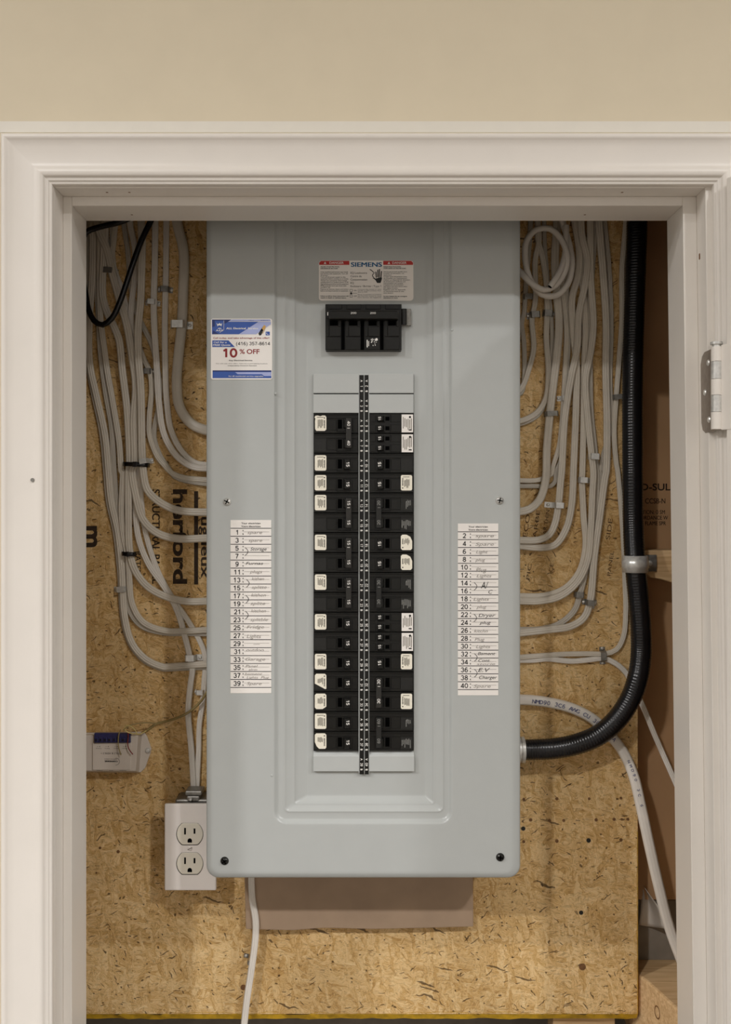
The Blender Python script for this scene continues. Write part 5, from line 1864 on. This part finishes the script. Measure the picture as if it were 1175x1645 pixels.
# ================================================================== OUTLET
d_o = 1.226
c = P(305, 1431, d_o)
outl_ = thing('wall_outlet', (c.x, D_OSB, c.z), 'white duplex power outlet mounted on the board at the panel lower left', 'power outlet')
mb = MB(); mb.prism(rounded(264, 347.5, 1291.5, 1431, 2.5), d_o, d_o + 0.0055)
mb.obj('wall_plate', M['outlet'], outl_, bevel=0.0022, seg=3)
mb = MB(); mb.pbox(277, 336, 1300, 1424, d_o + 0.0056, D_OSB - 0.0002, ref=d_o)
mb.pbox(279, 334, 1288, 1302, d_o + 0.010, D_OSB - 0.0002, ref=d_o)
mb.obj('outlet_box', M['dsteel'], outl_, bevel=0.002)
mb = MB()
mb.pbox(297, 324, 1271.5, 1279, d_o + 0.012, d_o + 0.036, ref=d_o + 0.01)
mb.pbox(300, 321, 1279, 1290, d_o + 0.010, d_o + 0.036, ref=d_o + 0.01)
cl = mb.obj('cable_connector', M['dsteel'], outl_, bevel=0.0015)
mb = MB(); mb.disc(306, 1285, 3.2, d_o + 0.006, d_o + 0.012, n=12, dome=0.002)
mb.obj('connector_screw', M['steel'], cl)
for yc in (1340, 1387.5):
    mb = MB()
    pts = []
    for i in range(40):
        a = 2 * math.pi * i / 40
        x = 21.0 * math.cos(a); y = 21.0 * math.sin(a)
        y = max(-17.2, min(17.2, y))
        pts.append((305 + x, yc + y))
    mb2 = MB(); mb2.prism([(305 + (x - 305) * 1.035, yc + (y - yc) * 1.04) for x, y in pts], d_o - 0.00035, d_o + 0.001)
    mb2.obj('receptacle_gap', M['print'], outl_)
    mb.prism(pts, d_o - 0.0018, d_o + 0.001)
    rc = mb.obj('receptacle', M['recept'], outl_, bevel=0.0008)
    mb = MB()
    ds_ = d_o - 0.0020
    for (xx, h0, h1) in ((297.4, -10.0, 0.6), (312.6, -9.0, -0.6)):
        mb.pbox(xx - 1.4, xx + 1.4, yc + h0, yc + h1, ds_, ds_ + 0.001)
    pts = [(301.4, yc + 13.6), (301.4, yc + 10.6)] + [(305 - 3.6 * math.cos(math.pi * i / 8), yc + 10.6 - 3.8 * math.sin(math.pi * i / 8)) for i in range(1, 8)] + [(308.6, yc + 10.6), (308.6, yc + 13.6)]
    mb.prism(pts, ds_, ds_ + 0.001)
    mb.obj('slots', M['pit'], rc)
mb = MB(); mb.disc(305, 1363.5, 4.2, d_o - 0.0012, d_o + 0.001, n=18, dome=0.0012)
ps = mb.obj('plate_screw', M['outlet'], outl_)
mb = MB(); mb.prism([(301.5, 1364.6), (308.3, 1361.6), (308.7, 1362.5), (301.9, 1365.5)], d_o - 0.0013, d_o - 0.0005)
mb.obj('screw_slot', M['fine'], ps)

# ================================================================== ALARM MODULE
dmf = 1.2475
c = P(190, 1242, D_OSB)
mod = thing('alarm_module', (c.x, D_OSB, c.z), 'beige plastic filter module mounted upside down at lower left of the board', 'module')
mb = MB()
mb.prism([(118, 1178), (231, 1176), (236, 1183), (243, 1203), (242, 1209), (233, 1234), (226, 1241), (118, 1241)], D_OSB - 0.004, D_OSB - 0.0003, ref=D_OSB - 0.004)
mb.obj('base_plate', M['module'], mod, bevel=0.0008)
mb = MB()
a = [(118, 1179), (228, 1179.5), (223.5, 1241.5), (118, 1240.5)]
b = [(121, 1181), (222, 1181.5), (218, 1239), (121, 1238.5)]
q0 = [P(x, y, D_OSB - 0.004) for x, y in a]; q1 = [P(x, y, dmf) for x, y in b]
mb.add(q0 + q1, [(7, 6, 5, 4), (0, 4, 5, 1), (1, 5, 6, 2), (2, 6, 7, 3), (3, 7, 4, 0)])
hs = mb.obj('housing', M['module'], mod, bevel=0.0012)
bm = bmesh.new(); bm.from_mesh(hs.data); bmesh.ops.recalc_face_normals(bm, faces=bm.faces[:]); bm.to_mesh(hs.data); bm.free()
mb = MB()
mb.prism([(148.5, 1193), (211, 1193), (209.5, 1237), (148.5, 1237)], dmf - 0.0011, dmf + 0.001)
lidp = mb.obj('lid', M['module'], mod, bevel=0.0006)
mb = MB()
dq = dmf - 0.0013
write(mb, 'comtest', 178.5, 1223.6, dq, h=3.6, wid=21, rot=181, bold=0.03)
write(mb, 'NETWORKS', 178, 1219.4, dq, h=1.4, wid=20, rot=181)
ribbon(mb, [(186.5 + 5.5 * math.cos(a), 1223.5 + 5.6 * math.sin(a)) for a in [(-100 + 20 * i) * math.pi / 180 for i in range(11)]], 0.5, dq)
write(mb, 'ADSL2 & ADSL2 +', 179, 1210.5, dq, h=2.7, wid=34, rot=181)
for (s, x) in (('Line', 158.5), ('Alarm', 172.5), ('Phone', 187), ('Modem', 200.5)):
    write(mb, s, x, 1202.6, dq, h=1.6, wid=8.5, rot=181)
    write(mb, '# +', x, 1199.4, dq, h=1.7, wid=6, rot=181)
for (s, x, wd) in (('Phone', 160, 9.5), ('Line', 178.5, 6), ('Modem', 197.5, 11)):
    write(mb, s, x, 1238.2, dmf - 0.00025, h=1.5, wid=wd, rot=181)
mb.obj('lettering', M['print'], lidp)
mb = MB()
mb.pbox(152.5, 210.5, 1177, 1192.5, dmf - 0.0035, dmf + 0.002, ref=dmf)
for i in range(8):
    x = 153.2 + i * 7.2
    mb.pbox(x, x + 5.6, 1183.5, 1191.0, dmf - 0.0048, dmf, ref=dmf)
tb = mb.obj('terminal_block', M['terminal'], mod, bevel=0.0005)
for i in range(8):
    mb = MB(); x = 156.0 + i * 7.2
    mb.disc(x, 1187.3, 1.7, dmf - 0.0052, dmf - 0.004, n=10, ref=dmf)
    mb.obj('terminal_screw', M['darkmetal'], tb)
mb = MB(); mb.disc(236.8, 1206.5, 4.6, D_OSB - 0.0068, D_OSB - 0.003, n=16, dome=0.0026)
mb.obj('mounting_screw', M['steel'], mod)
for (pts, mm) in (([(194, 1172), (191, 1180), (190, 1192), (191, 1202), (194.5, 1213)], 'twine'), ([(206, 1176), (206, 1186), (205, 1194), (207, 1203), (213.5, 1212)], 'wirered')):
    mb = MB(); sweep(mb, spline([P(x, y, dmf - 0.0065) for x, y in pts]), circ(0.0007, 6))
    mb.obj('lead_wire', M[mm], mod)
